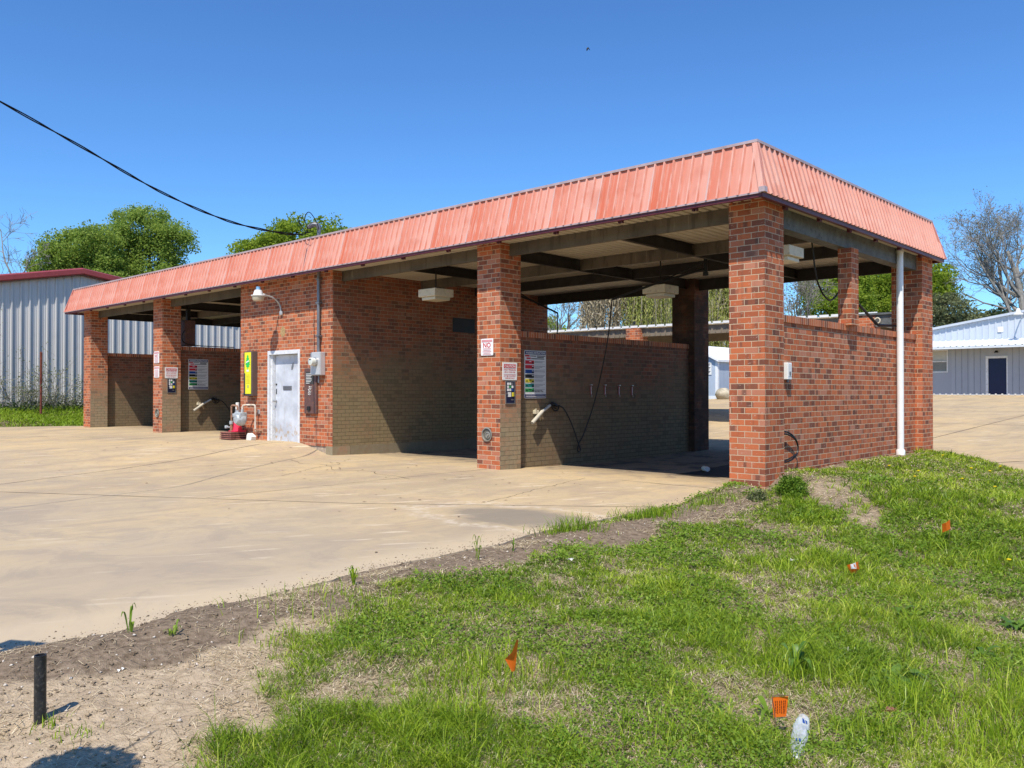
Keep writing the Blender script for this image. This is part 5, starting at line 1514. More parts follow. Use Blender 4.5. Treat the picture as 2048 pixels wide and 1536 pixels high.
flag('orange marker flag curled to a narrow blade, standing alone in mid verge', (1003, 1432), [(1012, 1390, .0), (1024, 1345, .01), (1033, 1300, .0), (1035, 1279, .0)],
     [[(1037, 1280, 0), (1033, 1279, -.02)], [(1034, 1303, 0), (1024, 1305, -.04)], [(1032, 1325, 0), (1010, 1318, -.05)], [(1030, 1342, 0), (1024, 1344, -.03)]])
ink = []
for k, u in enumerate((.18, .3, .46, .58, .72, .82)):
    v = .2
    while v < .8:
        l = rr.uniform(.05, .16); ink.append((u, u + .055, v, min(v + l, .84))); v += l + .03
flag('orange marker flag with lines of print, upright above the crushed bottle', (1553, 1482), [(1551, 1455, 0), (1549, 1420, 0), (1546, 1392, 0), (1577, 1391, .02)],
     [[(1543, 1394, 0), (1576.5, 1392.5, .03)], [(1547.5, 1435, 0), (1572.5, 1433, .03)]], ink=ink)
flag('crumpled orange marker flag with a white patch, half sunk in clover', (1709, 1163), [(1711, 1150, 0), (1716, 1135, 0), (1717, 1122, 0)],
     [[(1694, 1130, .0), (1706, 1127, -.05), (1716.5, 1123, 0)], [(1697, 1139, .0), (1707, 1138, -.06), (1719, 1138, .02)], [(1703, 1147, .0), (1709, 1146, -.03), (1714, 1143, .03)]], patch=[(.55, 1.0, .05, .95, 0, 0), (.0, .5, .0, .95, 0, 1)])
flag('plain orange marker flag with a diagonal fold near the right edge of the verge', (1897, 1090), [(1898, 1075, 0), (1900, 1055, 0), (1900, 1039, 0)],
     [[(1884, 1048, 0), (1892, 1045, -.06), (1900, 1039, 0)], [(1885, 1065, 0), (1893, 1062, -.05), (1901, 1058, 0)]])

# crushed plastic bottle
mmat = N('clear_plastic', .12, .6); mmat.col((.80, .86, .92))
tp = mmat.n('ShaderNodeBsdfTransparent'); ms = mmat.n('ShaderNodeMixShader'); ms.inputs[0].default_value = .62
mmat.L(mmat.b.outputs[0], ms.inputs[1]); mmat.L(tp.outputs[0], ms.inputs[2]); mmat.L(ms.outputs[0], mmat.nt.nodes['Material Output'].inputs['Surface'])
a = on_ground(1592, 1530) + Vector((0, 0, .03)); b = on_ground(1607, 1462) + Vector((0, 0, .07))
t = thing('plastic_bottle', tuple(a.lerp(b, .5)), 'crushed clear plastic bottle with blue label scraps lying in the grass', 'bottle')
axd = (b - a); Lb = axd.length; axd.normalize()
u = axd.cross(Vector((0, 0, 1))).normalized(); w = u.cross(axd)
from mathutils import noise as mnoise
def ring(s, r, flat):
    out = []
    for k in range(16):
        an = 2 * math.pi * k / 16
        q = a + axd * (Lb * s) + u * math.cos(an) * r + w * math.sin(an) * r * flat
        q += (u * mnoise.noise(q * 40) + w * mnoise.noise(q * 40 + Vector((5, 5, 5)))) * .010
        out.append(q)
    return out
prof = [(0, .012, 1), (.06, .02, .9), (.14, .034, .7), (.25, .036, .55), (.35, .031, .6), (.46, .037, .5), (.58, .034, .6), (.70, .036, .55), (.82, .033, .7), (.92, .028, .8), (1.0, .012, .9)]
vs = []; fs = []
for i, (s_, r_, fl_) in enumerate(prof):
    vs += ring(s_, r_, fl_)
    if i:
        for k in range(16): fs.append(((i - 1) * 16 + k, (i - 1) * 16 + (k + 1) % 16, i * 16 + (k + 1) % 16, i * 16 + k))
mb = MB(); mb.add(vs, fs); mb.build('shell', mmat.mat, t)
mb = MB()
for i, ks in ((3, (3, 4)), (7, (2, 3))):
    for k in ks:
        q = [vs[i * 16 + k], vs[i * 16 + k + 1], vs[(i + 1) * 16 + k + 1], vs[(i + 1) * 16 + k]]
        cc = sum(q, Vector()) / 4; nn_ = (q[1] - q[0]).cross(q[3] - q[0]).normalized()
        if nn_.z < 0: nn_ = -nn_
        mb.add([cc + (x - cc) * .7 + nn_ * .002 for x in q], [(0, 1, 2, 3)])
mb.build('label_scrap', MT['sign_blue'], t)
mb = MB(); mb.tube([a - axd * .005, a - axd * .025], .015, 12); mb.build('cap', MT['white'], t, smooth=True)

def scrap(px, py, s, m, name, label, cat, seed):
    p = on_ground(px, py); rr = random.Random(seed); vs = []
    mb = MB(); n = 5
    for i in range(n):
        for j in range(n):
            vs.append(p + Vector(((i - 2) / 2 * s * rr.uniform(.8, 1.1), (j - 2) / 2 * s * .7 * rr.uniform(.8, 1.1), .012 + rr.uniform(0, s * .7))))
    mb.add(vs, [(i * n + j, i * n + j + 1, (i + 1) * n + j + 1, (i + 1) * n + j) for i in range(n - 1) for j in range(n - 1)])
    tag(mb.build(name, m), label, cat)
scrap(1694, 1308, .045, MT['rag'], 'paper_scrap', 'crumpled white paper scrap above the big dock plant', 'scrap', 1)
scrap(1140, 1124, .03, MT['sign_grey'], 'paper_scrap', 'torn pale scrap on the dark soil beside the concrete edge', 'scrap', 2)
scrap(1582, 1127, .05, MT['rag'], 'paper_scrap', 'small white and brown scrap in the grass left of the clover flag', 'scrap', 3)
scrap(1000, 1178, .028, MT['rag'], 'paper_scrap', 'bright scrap of paper in the dry straw at mid verge', 'scrap', 6)
scrap(240, 1345, .03, MT['sign_grey'], 'paper_scrap', 'pale silvery scrap on the bare soil right of the standpipe', 'scrap', 5)
p = on_ground(1775, 1430)
mb = MB(); mb.tube(smooth([p + _r0 * -.06 + Vector((0, 0, .02)), p + Vector((0, 0, .03)), p + _r0 * .07 + Vector((0, 0, .015))], 4), [.006, .011, .014, .015, .014, .013, .011, .009, .005], 8)
tag(mb.build('bark_piece', MT['pallet'], smooth=True), 'reddish piece of bark lying below the big dock plant', 'bark')

# rusty post by the warehouse
p = at_x(82, 800, -27.2); zg = gz(-27.2, p.y)
mb = MB(); mb.tube([(-27.2, p.y, zg - .2), (-27.2, p.y, 2.69)], .043, 10); mb.tube([(-27.2, p.y, 2.69), (-27.2, p.y, 2.74)], [.05, .03], 10)
tag(mb.build('fence_post', MT['rust_post'], smooth=True), 'rusty steel post standing in weeds before the warehouse', 'post')

# bird
p = P(1176, 97, 42)
mb = MB(); mb.tube([p + _r0 * .0 + Vector((0, 0, .06)), p + Vector((0, 0, .03)), p + _r0 * -.03 + Vector((0, 0, -.04)), p + _r0 * -.04 + Vector((0, 0, -.11))], [.01, .035, .03, .006], 8)
for pts in ([(.0, .05), (-.05, -.0), (-.065, -.08), (-.06, -.13)], [(.0, .05), (.04, .0), (.07, -.05), (.10, -.09)]):
    q = [p + _r0 * a_ + Vector((0, 0, b_)) for a_, b_ in pts]
    mb.tube(q, [.02, .022, .018, .004], 6)
tag(mb.build('bird', MT['sign_black'], smooth=True), 'tiny dark bird flying high above the roof', 'bird')
p = P(1268.5, 648, 29.2)
mb = MB(); mb.tube([p + Vector((0, 0, -.03)), p + Vector((0, 0, .04)), p + Vector((.0, 0, .1))], [.03, .05, .025], 8); mb.tube([p, p + _r0 * -.12 + Vector((0, 0, -.02))], [.03, .008], 6)
tag(mb.build('bird', MT['sign_black'], smooth=True), 'small dark bird perched on the canopy roof edge', 'bird')
# ------------------------------------------------------------------ trees
def quads_at(C, A, B):
    n = len(C)
    V = np.empty((n, 4, 3)); V[:, 0] = C - A; V[:, 1] = C - B * 1.0 + A * .1; V[:, 2] = C + A; V[:, 3] = C + B + A * .1
    return V.reshape(-1, 3), np.arange(n * 4).reshape(n, 4)
def unit(v): return v / np.maximum(np.linalg.norm(v, axis=1, keepdims=True), 1e-9)
def rand_leaves(C, size, rng, up=.3):
    n = len(C)
    A = unit(rng.normal(size=(n, 3))); Nn = unit(rng.normal(size=(n, 3)) + np.array([0, 0, up * 2]))
    B = unit(np.cross(Nn, A)); A = unit(np.cross(B, Nn))
    s = (size * rng.uniform(.6, 1.35, n))[:, None]
    return quads_at(C, A * s * .5, B * s * .30)

def limb(mb, a, b, r0, r1, rng, seg=6, sag=.12, n=5):
    a = Vector(a); b = Vector(b); d = b - a; L = d.length
    side = Vector(rng.normal(size=3)) * L * sag * .5; side.z = abs(side.z) * .6
    pts = []; rs = []
    for i in range(n + 1):
        t = i / n
        pts.append(a + d * t + side * math.sin(math.pi * t) + Vector(rng.normal(size=3)) * L * .012 * (0 < i < n)); rs.append(r0 + (r1 - r0) * t)
    mb.tube(pts, rs, seg, cap=False)
    return pts

def leafy_tree(name, label, base, lobes, leafm, barkm, seed, clumps=130, per=130, cr=.85, leaf=.2, trunk_r=.28, group='trees behind the buildings', cat='tree'):
    rng = np.random.default_rng(seed)
    base = Vector(base)
    t = thing(name, tuple(base), label, cat, group)
    lob = np.array([(*c, r) for c, r in lobes])
    w = lob[:, 3] ** 2; w = w / w.sum()
    pick = rng.choice(len(lob), clumps, p=w)
    dirs = unit(rng.normal(size=(clumps, 3))); rad_ = rng.uniform(.35, 1.0, clumps) ** .6
    cc = lob[pick, :3] + dirs * (lob[pick, 3] * rad_)[:, None] * np.array([1, 1, .85])
    cs = cr * rng.uniform(.55, 1.25, clumps)
    n = per
    off = unit(rng.normal(size=(clumps * n, 3))).reshape(clumps, n, 3) * (rng.random((clumps, n, 1)) ** .45) * .95
    C = (cc[:, None, :] + off * cs[:, None, None] * np.array([1, 1, .75])).reshape(-1, 3)
    V, Q = rand_leaves(C, leaf, rng, .35)
    cl = np.repeat(rng.uniform(-.18, .18, clumps), n)
    rnd = np.clip(.5 + cl + rng.normal(size=clumps * n) * .17, 0, 1)
    np_mesh('crown', V, quads=Q, mats=[leafm], attrs={'rnd': np.repeat(rnd, 4)}, parent=t)
    mb = MB()
    ctr = Vector(lob[:, :3].mean(0)); low = lob[:, 2].min() - lob[0, 3] * .5
    fork = base.lerp(ctr, .45); fork.z = max(base.z + 1.2, min(fork.z, low + .8))
    tp = limb(mb, base - Vector((0, 0, .3)), fork, trunk_r, trunk_r * .75, rng, 9, .05)
    mains = []
    for c, r in lobes:
        mains.append(limb(mb, fork, Vector(c) + Vector((0, 0, r * .25)), trunk_r * .55, trunk_r * .12, rng, 7, .16, 7))
    nodes = [(q, k / len(m)) for m in mains for k, q in enumerate(m)]
    for k in range(0, clumps, 2):
        e = Vector(cc[k]); q, f = min(nodes, key=lambda z: (z[0] - e).length + (0 if z[0].z < e.z else 1.5))
        limb(mb, q, e, trunk_r * .16, trunk_r * .035, rng, 4, .2, 4)
    mb.build('trunk', barkm, t, smooth=True)
    return t

def bare_tree(name, label, base, height, spread, seed, barkm, trunk_r=.25, lean=(0, 0), levels=5, kids=(7, 6, 5, 4), leafm=None, nleaf=0, leaf=.14, group='trees behind the buildings', droop=0.0, cat='tree'):
    rng = np.random.default_rng(seed)
    base = Vector(base); t = thing(name, tuple(base), label, cat, group)
    mb = MB(); tips = []
    def grow(p, d, L, r, lev):
        n = 6 if lev == 0 else (5 if lev < 3 else 3)
        pts = [p]; rs = [r]; q = p.copy(); dd = d.copy()
        for i in range(n):
            trop = .12 if lev < 3 else .05
            dd = (dd + Vector(rng.normal(size=3)) * (.07 if lev == 0 else .17) + Vector((0, 0, trop - droop * lev * .12))).normalized()
            q = q + dd * (L / n); pts.append(q.copy()); rs.append(max(r * (1 - .72 * (i + 1) / n), .010))
        mb.tube(pts, rs, 8 if lev == 0 else (5 if lev < 3 else 3), cap=False)
        if lev >= levels - 1:
            tips.append(q); return
        k = kids[min(lev, len(kids) - 1)]
        for j in range(k):
            f = rng.uniform(.3, 1.0) if lev else rng.uniform(.28, 1.0)
            ii = min(int(f * n), n - 1); s = pts[ii].lerp(pts[ii + 1], f * n - ii)
            base_d = (pts[ii + 1] - pts[ii]).normalized()
            side = Vector(rng.normal(size=3)); side -= base_d * side.dot(base_d); side.normalize()
            ang = rng.uniform(.5, 1.05) * spread
            nd = (base_d * math.cos(ang) + side * math.sin(ang)).normalized()
            grow(s, nd, L * rng.uniform(.42, .72) * (1.15 - .45 * f), rs[ii] * .55, lev + 1)
    grow(base - Vector((0, 0, .3)), Vector((lean[0], lean[1], 1)).normalized(), height * .62, trunk_r, 0)
    mb.build('trunk', barkm, t)
    if leafm and nleaf:
        T = np.array([tuple(q) for q in tips]); k = rng.integers(0, len(T), nleaf)
        C = T[k] + rng.normal(size=(nleaf, 3)) * .22
        V, Q = rand_leaves(C, leaf, rng)
        np_mesh('crown', V, quads=Q, mats=[leafm], attrs={'rnd': np.repeat(np.clip(rng.normal(.5, .2, nleaf), 0, 1), 4)}, parent=t)
    return t

def willow(label, base, lobes, seed, strands=420, lmin=2.0, lmax=4.5, group='trees behind the buildings', leafm=None, barkm=None, step=.13):
    rng = np.random.default_rng(seed); base = Vector(base)
    t = thing('willow_tree', tuple(base), label, 'tree', group)
    lob = np.array([(*c, r) for c, r in lobes])
    w = lob[:, 3] ** 2; w /= w.sum()
    pk = rng.choice(len(lob), strands, p=w)
    d = unit(rng.normal(size=(strands, 3))); d[:, 2] = np.abs(d[:, 2]) * .8
    S = lob[pk, :3] + d * (lob[pk, 3] * rng.uniform(.5, 1.0, strands))[:, None]
    C = []; rn = []
    tw = MB()
    for i in range(strands):
        L = rng.uniform(lmin, lmax); k = int(L / step); z = np.arange(k) * step
        sw = rng.normal(size=2) * .10
        c = S[i] + np.stack([sw[0] * z * .6 + rng.normal(size=k) * .05, sw[1] * z * .6 + rng.normal(size=k) * .05, -z], -1)
        C.append(c); rn.append(np.full(k, rng.uniform(.2, .85)))
        if i % 3 == 0: tw.tube([tuple(c[0]), tuple(c[k // 2]), tuple(c[-1])], [.02, .014, .006], 3, cap=False)
    C = np.concatenate(C); rn = np.concatenate(rn); n = len(C)
    A = unit(np.array([0, 0, -1.0]) + rng.normal(size=(n, 3)) * .45); B = unit(np.cross(A, rng.normal(size=(n, 3))))
    V, Q = quads_at(C, A * .11 * rng.uniform(.7, 1.3, n)[:, None], B * .032)
    np_mesh('crown', V, quads=Q, mats=[leafm or MT['leaf_willow']], attrs={'rnd': np.repeat(np.clip(rn + rng.normal(size=n) * .15, 0, 1), 4)}, parent=t)
    ctr = Vector(lob[:, :3].mean(0)); fork = base.lerp(ctr, .5)
    limb(tw, base - Vector((0, 0, .3)), fork, .32, .24, rng, 9, .06)
    for c, r in lobes: 
        m = limb(tw, fork, Vector(c) + Vector((0, 0, r * .5)), .16, .04, rng, 6, .2, 7)
        for q in m[2:]:
            for _ in range(3): limb(tw, q, q + Vector(rng.normal(size=3)) * r * .5 + Vector((0, 0, r * .3)), .05, .012, rng, 4, .2, 4)
    tw.build('trunk', barkm or MT['bark_grey'], t)
    return t

def lobe(px, py, dist, rpx): return (tuple(P(px, py, dist)), rpx / 1690 * dist)
def foot(px, dist, z=None):
    x, y = bearing(px, dist); return (x, y, gz(x, y) if z is None else z)

leafy_tree('broadleaf_tree', 'tall bright green tree with the highest crown, right of its twin behind the warehouse', foot(290, 62), [lobe(288, 462, 62, 60), lobe(240, 500, 61, 50), lobe(345, 488, 62, 46), lobe(300, 545, 62, 72), lobe(366, 560, 62, 28), lobe(235, 570, 61, 54), lobe(340, 590, 61, 52)], MT['leaf_mid'], MT['bark_dark'], 11, clumps=380, per=150, cr=.85, leaf=.17, trunk_r=.38)
leafy_tree('broadleaf_tree', 'wide yellowish green tree behind the warehouse roof, beside the bare tree', foot(150, 59), [lobe(150, 500, 59, 56), lobe(103, 520, 58, 42), lobe(192, 494, 59, 52), lobe(150, 560, 59, 64), lobe(90, 565, 58, 34), lobe(212, 555, 59, 50)], MT['leaf_mid'], MT['bark_dark'], 12, clumps=380, per=150, cr=.85, leaf=.17, trunk_r=.34)
leafy_tree('broadleaf_tree', 'green tree crown rising behind the middle of the red roof near the service mast', foot(585, 55), [lobe(592, 478, 55, 50), lobe(532, 500, 54, 42), lobe(655, 478, 55, 48), lobe(585, 530, 55, 60), lobe(496, 508, 54, 26), lobe(675, 515, 55, 44)], MT['leaf_bright'], MT['bark_dark'], 13, clumps=220, per=150, cr=.78, leaf=.18, trunk_r=.32)
b_ = foot(18, 54); bare_tree('bare_tree', 'leafless grey tree at the left end of the warehouse roof', b_, 13.2, .95, 21, MT['bark_grey'], .30, (-.10, 0), 5, (7, 5, 5, 4))
leafy_tree('broadleaf_tree', 'green tree seen low through the opening left of the boom hose', foot(1100, 66), [lobe(1095, 665, 66, 34), lobe(1120, 690, 66, 34)], MT['leaf_bright'], MT['bark_dark'], 14, clumps=60, per=90, leaf=.24)
bare_tree('bare_tree', 'thin leafless tree against the sky behind the canopy', foot(1140, 54), 9.5, .9, 22, MT['bark_grey'], .2, (0, 0), 5, (7, 6, 5, 3), MT['leaf_grey'], 250, .12)
willow('tan drooping bare willow behind the middle of the canopy', foot(1225, 50), [lobe(1210, 560, 50, 42), lobe(1255, 545, 50, 40), lobe(1185, 600, 50, 30)], 31, 520, 2.0, 4.4, leafm=leafy('leaf_tan', [(.0, (.24, .20, .12)), (.5, (.37, .31, .20)), (1.0, (.48, .41, .27))], .2), barkm=MT['twig_tan'])
willow('yellow-green weeping willow behind the canopy left of the back pillar', foot(1310, 49), [lobe(1295, 550, 49, 56), lobe(1345, 540, 53, 46), lobe(1275, 600, 52, 34), lobe(1330, 610, 52, 44)], 32, 900, 2.2, 5.0, barkm=MT['twig_tan'])
willow('yellow-green weeping willow above the blue shed', foot(1430, 56), [lobe(1425, 545, 56, 56), lobe(1470, 560, 56, 50), lobe(1400, 610, 55, 40), lobe(1440, 640, 55, 44)], 33, 950, 2.4, 5.5, barkm=MT['twig_tan'])
leafy_tree('broadleaf_tree', 'bright green tree between the right corner pillar and the small wall pillar', foot(1660, 60), [lobe(1655, 580, 60, 52), lobe(1690, 560, 61, 46), lobe(1640, 620, 59, 40), lobe(1700, 610, 60, 44)], MT['leaf_bright'], MT['bark_dark'], 15, clumps=220, per=140, cr=.75, leaf=.18, trunk_r=.3)
leafy_tree('broadleaf_tree', 'bright green tree seen over the brick wall beside the downpipe', foot(1765, 63), [lobe(1760, 570, 63, 50), lobe(1735, 600, 63, 38), lobe(1800, 575, 63, 50), lobe(1778, 625, 62, 34), lobe(1820, 620, 62, 40)], MT['leaf_bright'], MT['bark_dark'], 16, clumps=220, per=140, cr=.75, leaf=.18, trunk_r=.3)
bare_tree('bare_tree', 'grey twiggy tree just right of the corner pillar, beyond the wall', foot(1590, 52), 9.0, 1.0, 24, MT['bark_grey'], .2, (.05, 0), 5, (8, 6, 5, 4), MT['leaf_grey'], 1500, .13)
leafy_tree('broadleaf_tree', 'bright green tree top beside the far right pillar', foot(1885, 62), [lobe(1880, 550, 62, 30), lobe(1862, 580, 62, 34), lobe(1895, 590, 62, 26)], MT['leaf_bright'], MT['bark_dark'], 17, clumps=80, per=100, cr=.75, leaf=.22, trunk_r=.26)
leafy_tree('broadleaf_tree', 'grey-green thinly leafed tree behind the office roof', foot(1905, 58), [lobe(1895, 620, 58, 44), lobe(1930, 650, 58, 40), lobe(1875, 650, 58, 34)], MT['leaf_grey'], MT['bark_grey'], 18, clumps=100, per=95, cr=.7, leaf=.18, trunk_r=.24)
leafy_tree('evergreen_tree', 'dark evergreen behind the right end of the office roof', foot(1985, 78), [lobe(1965, 650, 78, 26), lobe(2000, 640, 78, 26), lobe(2035, 652, 78, 26), lobe(1930, 665, 78, 24)], MT['leaf_dark'], MT['bark_dark'], 19, clumps=110, per=110, cr=.9, leaf=.28)
bare_tree('bare_tree', 'large budding bare tree towering over the office at the right edge', foot(2046, 60), 17.2, .92, 27, MT['bark_grey'], .40, (-.03, 0), 6, (10, 7, 5, 4, 3), MT['leaf_grey'], 4200, .11)

# ------------------------------------------------------------------ shrubs and weeds before the warehouse
def bank_shrub(label, x, y, h, seed, stems=7, nleaf=260):
    rng = np.random.default_rng(seed); z = gz(x, y); t = thing('shrub', (x, y, z), label, 'shrub', 'shrubs along the warehouse wall')
    mb = MB(); tips = []
    for k in range(stems):
        d = Vector(rng.normal(size=3)) * .35; d.z = 1
        p = Vector((x, y, z - .1)) + Vector((rng.normal() * .15, rng.normal() * .15, 0)); L = h * rng.uniform(.6, 1.1)
        pts = [p]
        for i in range(6):
            d = (d + Vector(rng.normal(size=3)) * .22 + Vector((0, 0, -.06 * i))).normalized(); p = p + d * L / 6; pts.append(p.copy())
            for _ in range(2):
                e = (d + Vector(rng.normal(size=3)) * .8).normalized(); q = p + e * L * rng.uniform(.08, .22); limb(mb, p, q, .006, .003, rng, 3, .2, 3); tips.append(q)
        mb.tube(pts, [.014 - .0016 * i for i in range(7)], 4, cap=False); tips += pts[2:]
    mb.build('stem', MT['bark_grey'], t)
    T = np.array([tuple(q) for q in tips]); k = rng.integers(0, len(T), nleaf)
    V, Q = rand_leaves(T[k] + rng.normal(size=(nleaf, 3)) * .12, .06, rng)
    np_mesh('foliage', V, quads=Q, mats=[MT['leaf_grey']], attrs={'rnd': np.repeat(rng.uniform(.2, 1, nleaf), 4)}, parent=t)
bank_shrub('tall straggling shrub at the left edge before the warehouse', -28.2, -1.15, 3.7, 41, 9, 900)
bank_shrub('straggling shrub second from the left before the warehouse', -28.6, -.55, 2.6, 42, 8, 800)
bank_shrub('low leafy shrub left of the rusty post', -28.5, .0, 1.6, 43, 8, 800)
bank_shrub('thin dark shrub just right of the rusty post', -28.2, .75, 2.2, 44, 5, 260)
bank_shrub('low shrub beside the far brick pillar', -28.5, 1.55, 1.4, 45, 7, 700)
bank_shrub('sparse shrub between the rusty post and the far pillar', -28.8, 1.1, 1.7, 46, 6, 500)
rng = np.random.default_rng(50)
n = 9000; X = rng.uniform(-29.6, -27.6, n); Y = rng.uniform(-8, 9, n); keep = rng.random(n) < .25 + .75 * fbm(X * .8, Y * .8, 61, 3); X = X[keep]; Y = Y[keep]
Z = h_soil(X, Y) + rng.random(len(X)) ** 1.4 * (.16 + .6 * np.clip(fbm(X * .9, Y * .9, 62, 3) - .3, 0, 1)) * 1.0
V, Q = rand_leaves(np.stack([X, Y, Z], -1), .10, rng, .2)
o = np_mesh('undergrowth', V, quads=Q, mats=[MT['leaf_dark']], attrs={'rnd': np.repeat(rng.uniform(.1, 1, len(X)), 4)}); tag(o, 'dark green undergrowth along the warehouse wall', 'undergrowth', kind='stuff')

# ------------------------------------------------------------------ grass
def blades(name, x, y, z, h, w, lean, az, rnd, mat, curl=.35, rot=None, parent=None):
    n = len(x); rng = np.random.default_rng(len(name) + n)
    root = np.stack([x, y, z], -1); d = np.stack([np.cos(az), np.sin(az), np.zeros(n)], -1)
    fa = rng.uniform(0, 2 * np.pi, n) if rot is None else rot
    p = np.stack([np.cos(fa), np.sin(fa), np.zeros(n)], -1) * w[:, None] * .5
    up = np.array([0, 0, 1.0])
    mid = root + up * (h * .58)[:, None] + d * (lean * curl)[:, None]
    tip = root + up * (h * np.maximum(.25, 1 - .5 * (lean / np.maximum(h, 1e-3)) ** 2 * .4))[:, None] + d * lean[:, None]
    V = np.stack([root - p, root + p, mid - p * .8, mid + p * .8, tip], 1).reshape(-1, 3)
    b = np.arange(n) * 5
    Q = np.stack([b, b + 1, b + 3, b + 2], -1); T = np.stack([b + 2, b + 3, b + 4], -1)
    return np_mesh(name, V, quads=Q, tris=T, mats=[mat], attrs={'rnd': np.repeat(np.clip(rnd, 0, 1), 5)}, parent=parent)

def view_depth(x, y): return (x - CAM_POS[0]) * (-.6815) + (y - CAM_POS[1]) * .7318
def in_view(x, y, m=2.0):
    dp = view_depth(x, y); lat = (x - CAM_POS[0]) * .7318 + (y - CAM_POS[1]) * .6815
    return (dp > 1.6) & (np.abs(lat) < dp * .606 * m + .5)
rng = np.random.default_rng(77)
def scatter(dens, seed, x0=-.5, x1=9, y0=-11, y1=6.8, cap=1):
    r = np.random.default_rng(seed); A = (x1 - x0) * (y1 - y0); n = int(dens * A)
    x = r.uniform(x0, x1, n); y = r.uniform(y0, y1, n)
    k = on_verge(x, y) & in_view(x, y); x = x[k]; y = y[k]
    dp = np.maximum(view_depth(x, y), 2.2)
    lat = np.abs((x - CAM_POS[0]) * .7318 + (y - CAM_POS[1]) * .6815) / dp
    k = r.random(len(x)) < np.clip((3.2 / dp) ** 1.55, 0, 1) * np.where(lat > .70, .6, 1.0)
    return x[k], y[k], dp[k], r
def tallness(x, y): return sst(.50, .72, fbm(x * .9 + 3, y * .9, 71, 3)) + .55 * sst(3.65, 4.4, x + .35 * (y + 6)) * sst(-4.3, -5.6, y)
def strawy_at(x, y): return sst(.455, .62, fbm(x * 1.25 + 9, y * 1.25, 91, 4) + (fbm(x * 6, y * 6, 92, 2) - .5) * .16) * (1 - .6 * sst(-1.0, 1.5, y))
x, y, dp, r = scatter(9500, 101)
tf = turf_at(x, y); thin = .55 + .45 * sst(.36, .54, fbm(x * 1.9, y * 1.9, 81, 4))
k = r.random(len(x)) < tf * thin * (1 - .70 * strawy_at(x, y)); x = x[k]; y = y[k]; dp = dp[k]
sx_, sy_, sd_, r2 = scatter(1500, 111)                     # little tufts: blades fanning out from one crown
tf = turf_at(sx_, sy_); k = r2.random(len(sx_)) < tf ** .7 * (1 - .62 * strawy_at(sx_, sy_)); sx_ = sx_[k]; sy_ = sy_[k]; sd_ = sd_[k]
m_ = 11; nt_ = len(sx_); taz = r2.uniform(0, 6.283, (nt_, m_)); tr_ = .012 * r2.random((nt_, m_)) * np.maximum(1, sd_ / 5)[:, None]
tscale = np.repeat(r2.uniform(.7, 1.9, nt_) ** 1.2, m_); trnd = np.repeat(r2.normal(0, .2, nt_), m_)
x2 = (sx_[:, None] + np.cos(taz) * tr_).ravel(); y2 = (sy_[:, None] + np.sin(taz) * tr_).ravel()
n1 = len(x); x = np.concatenate([x, x2]); y = np.concatenate([y, y2]); dp = np.concatenate([dp, np.repeat(sd_, m_)])
az_ = np.concatenate([r.uniform(0, 6.283, n1), taz.ravel() + r2.normal(0, .3, nt_ * m_)]); ts = np.concatenate([np.ones(n1), tscale]); tr2 = np.concatenate([np.zeros(n1), trnd])
n = len(x); tl = tallness(x, y)
h = (.014 + .024 * r.random(n) ** 1.3 + .05 * tl * r.random(n)) * (.8 + .5 * fbm(x * 5, y * 5, 15, 2)) * ts; h = h * (1 + .012 * dp)
w = (.0026 + .0018 * r.random(n)) * np.maximum(1, dp / 4.2) ** .95
g = blades('grass', x, y, h_soil(x, y) - .004, h, w, h * r.uniform(.4, 1.6, n), az_, .20 + .6 * fbm(x * 1.4, y * 1.4, 73, 3) + tr2 + r.normal(size=n) * .15, MT['grass'])
tag(g, 'green grass of the verge', 'grass', kind='stuff')
# dry blades lying through the turf and over the dirt
x, y, dp, r = scatter(11500, 102)
ed = x - edge_x(y); tf = turf_at(x, y)
edge_straw = np.clip(4 * tf * (1 - tf), 0, 1) * .8
heap = sst(.52, .64, fbm(x * 1.9 + 2, y * 1.9, 95, 3)) * (1 - tf) * np.where(y < -7.4, .35, 1.0)
k = r.random(len(x)) < np.clip(.36 * tf + .8 * strawy_at(x, y) * tf + edge_straw + heap * 1.1 + .05, 0, 1) * sst(-.02, .12, ed); x = x[k]; y = y[k]; dp = dp[k]
n = len(x); L = r.uniform(.02, .07, n) * (1 + .6 * (1 - turf_at(x, y))); up_ = r.random(n)
h = .005 + .026 * up_ ** 2
g = blades('dry_grass', x, y, h_soil(x, y) + .003 + r.random(n) * .012 * turf_at(x, y), h, (.0026 + .0015 * r.random(n)) * np.maximum(1, dp / 4.2) ** .9, L, r.uniform(0, 6.283, n), r.uniform(0, 1, n), MT['straw'], curl=.5)
tag(g, 'dry straw among the grass and on the soil', 'dry grass', kind='stuff')
# small-leaved clover patches
x, y, dp, r = scatter(10500, 103, y1=5)
cl = sst(.50, .60, fbm(x * 1.5 - 4, y * 1.5 + 2, 97, 3)); k = (r.random(len(x)) < cl * turf_at(x, y)) & (dp < 11); x = x[k]; y = y[k]; dp = dp[k]
n = len(x); C = np.stack([x, y, h_soil(x, y) + .012 + .05 * r.random(n)], -1)
V, Q = rand_leaves(C, .017 * np.maximum(1, dp / 4.0) ** .8, r, 1.0)
g = np_mesh('clover', V, quads=Q, mats=[MT['weed']], attrs={'rnd': np.repeat(np.clip(.35 + .4 * fbm(x * 2, y * 2, 98, 2) + r.normal(size=n) * .18, 0, 1), 4)})
tag(g, 'small-leaved clover in the verge', 'clover', kind='stuff')
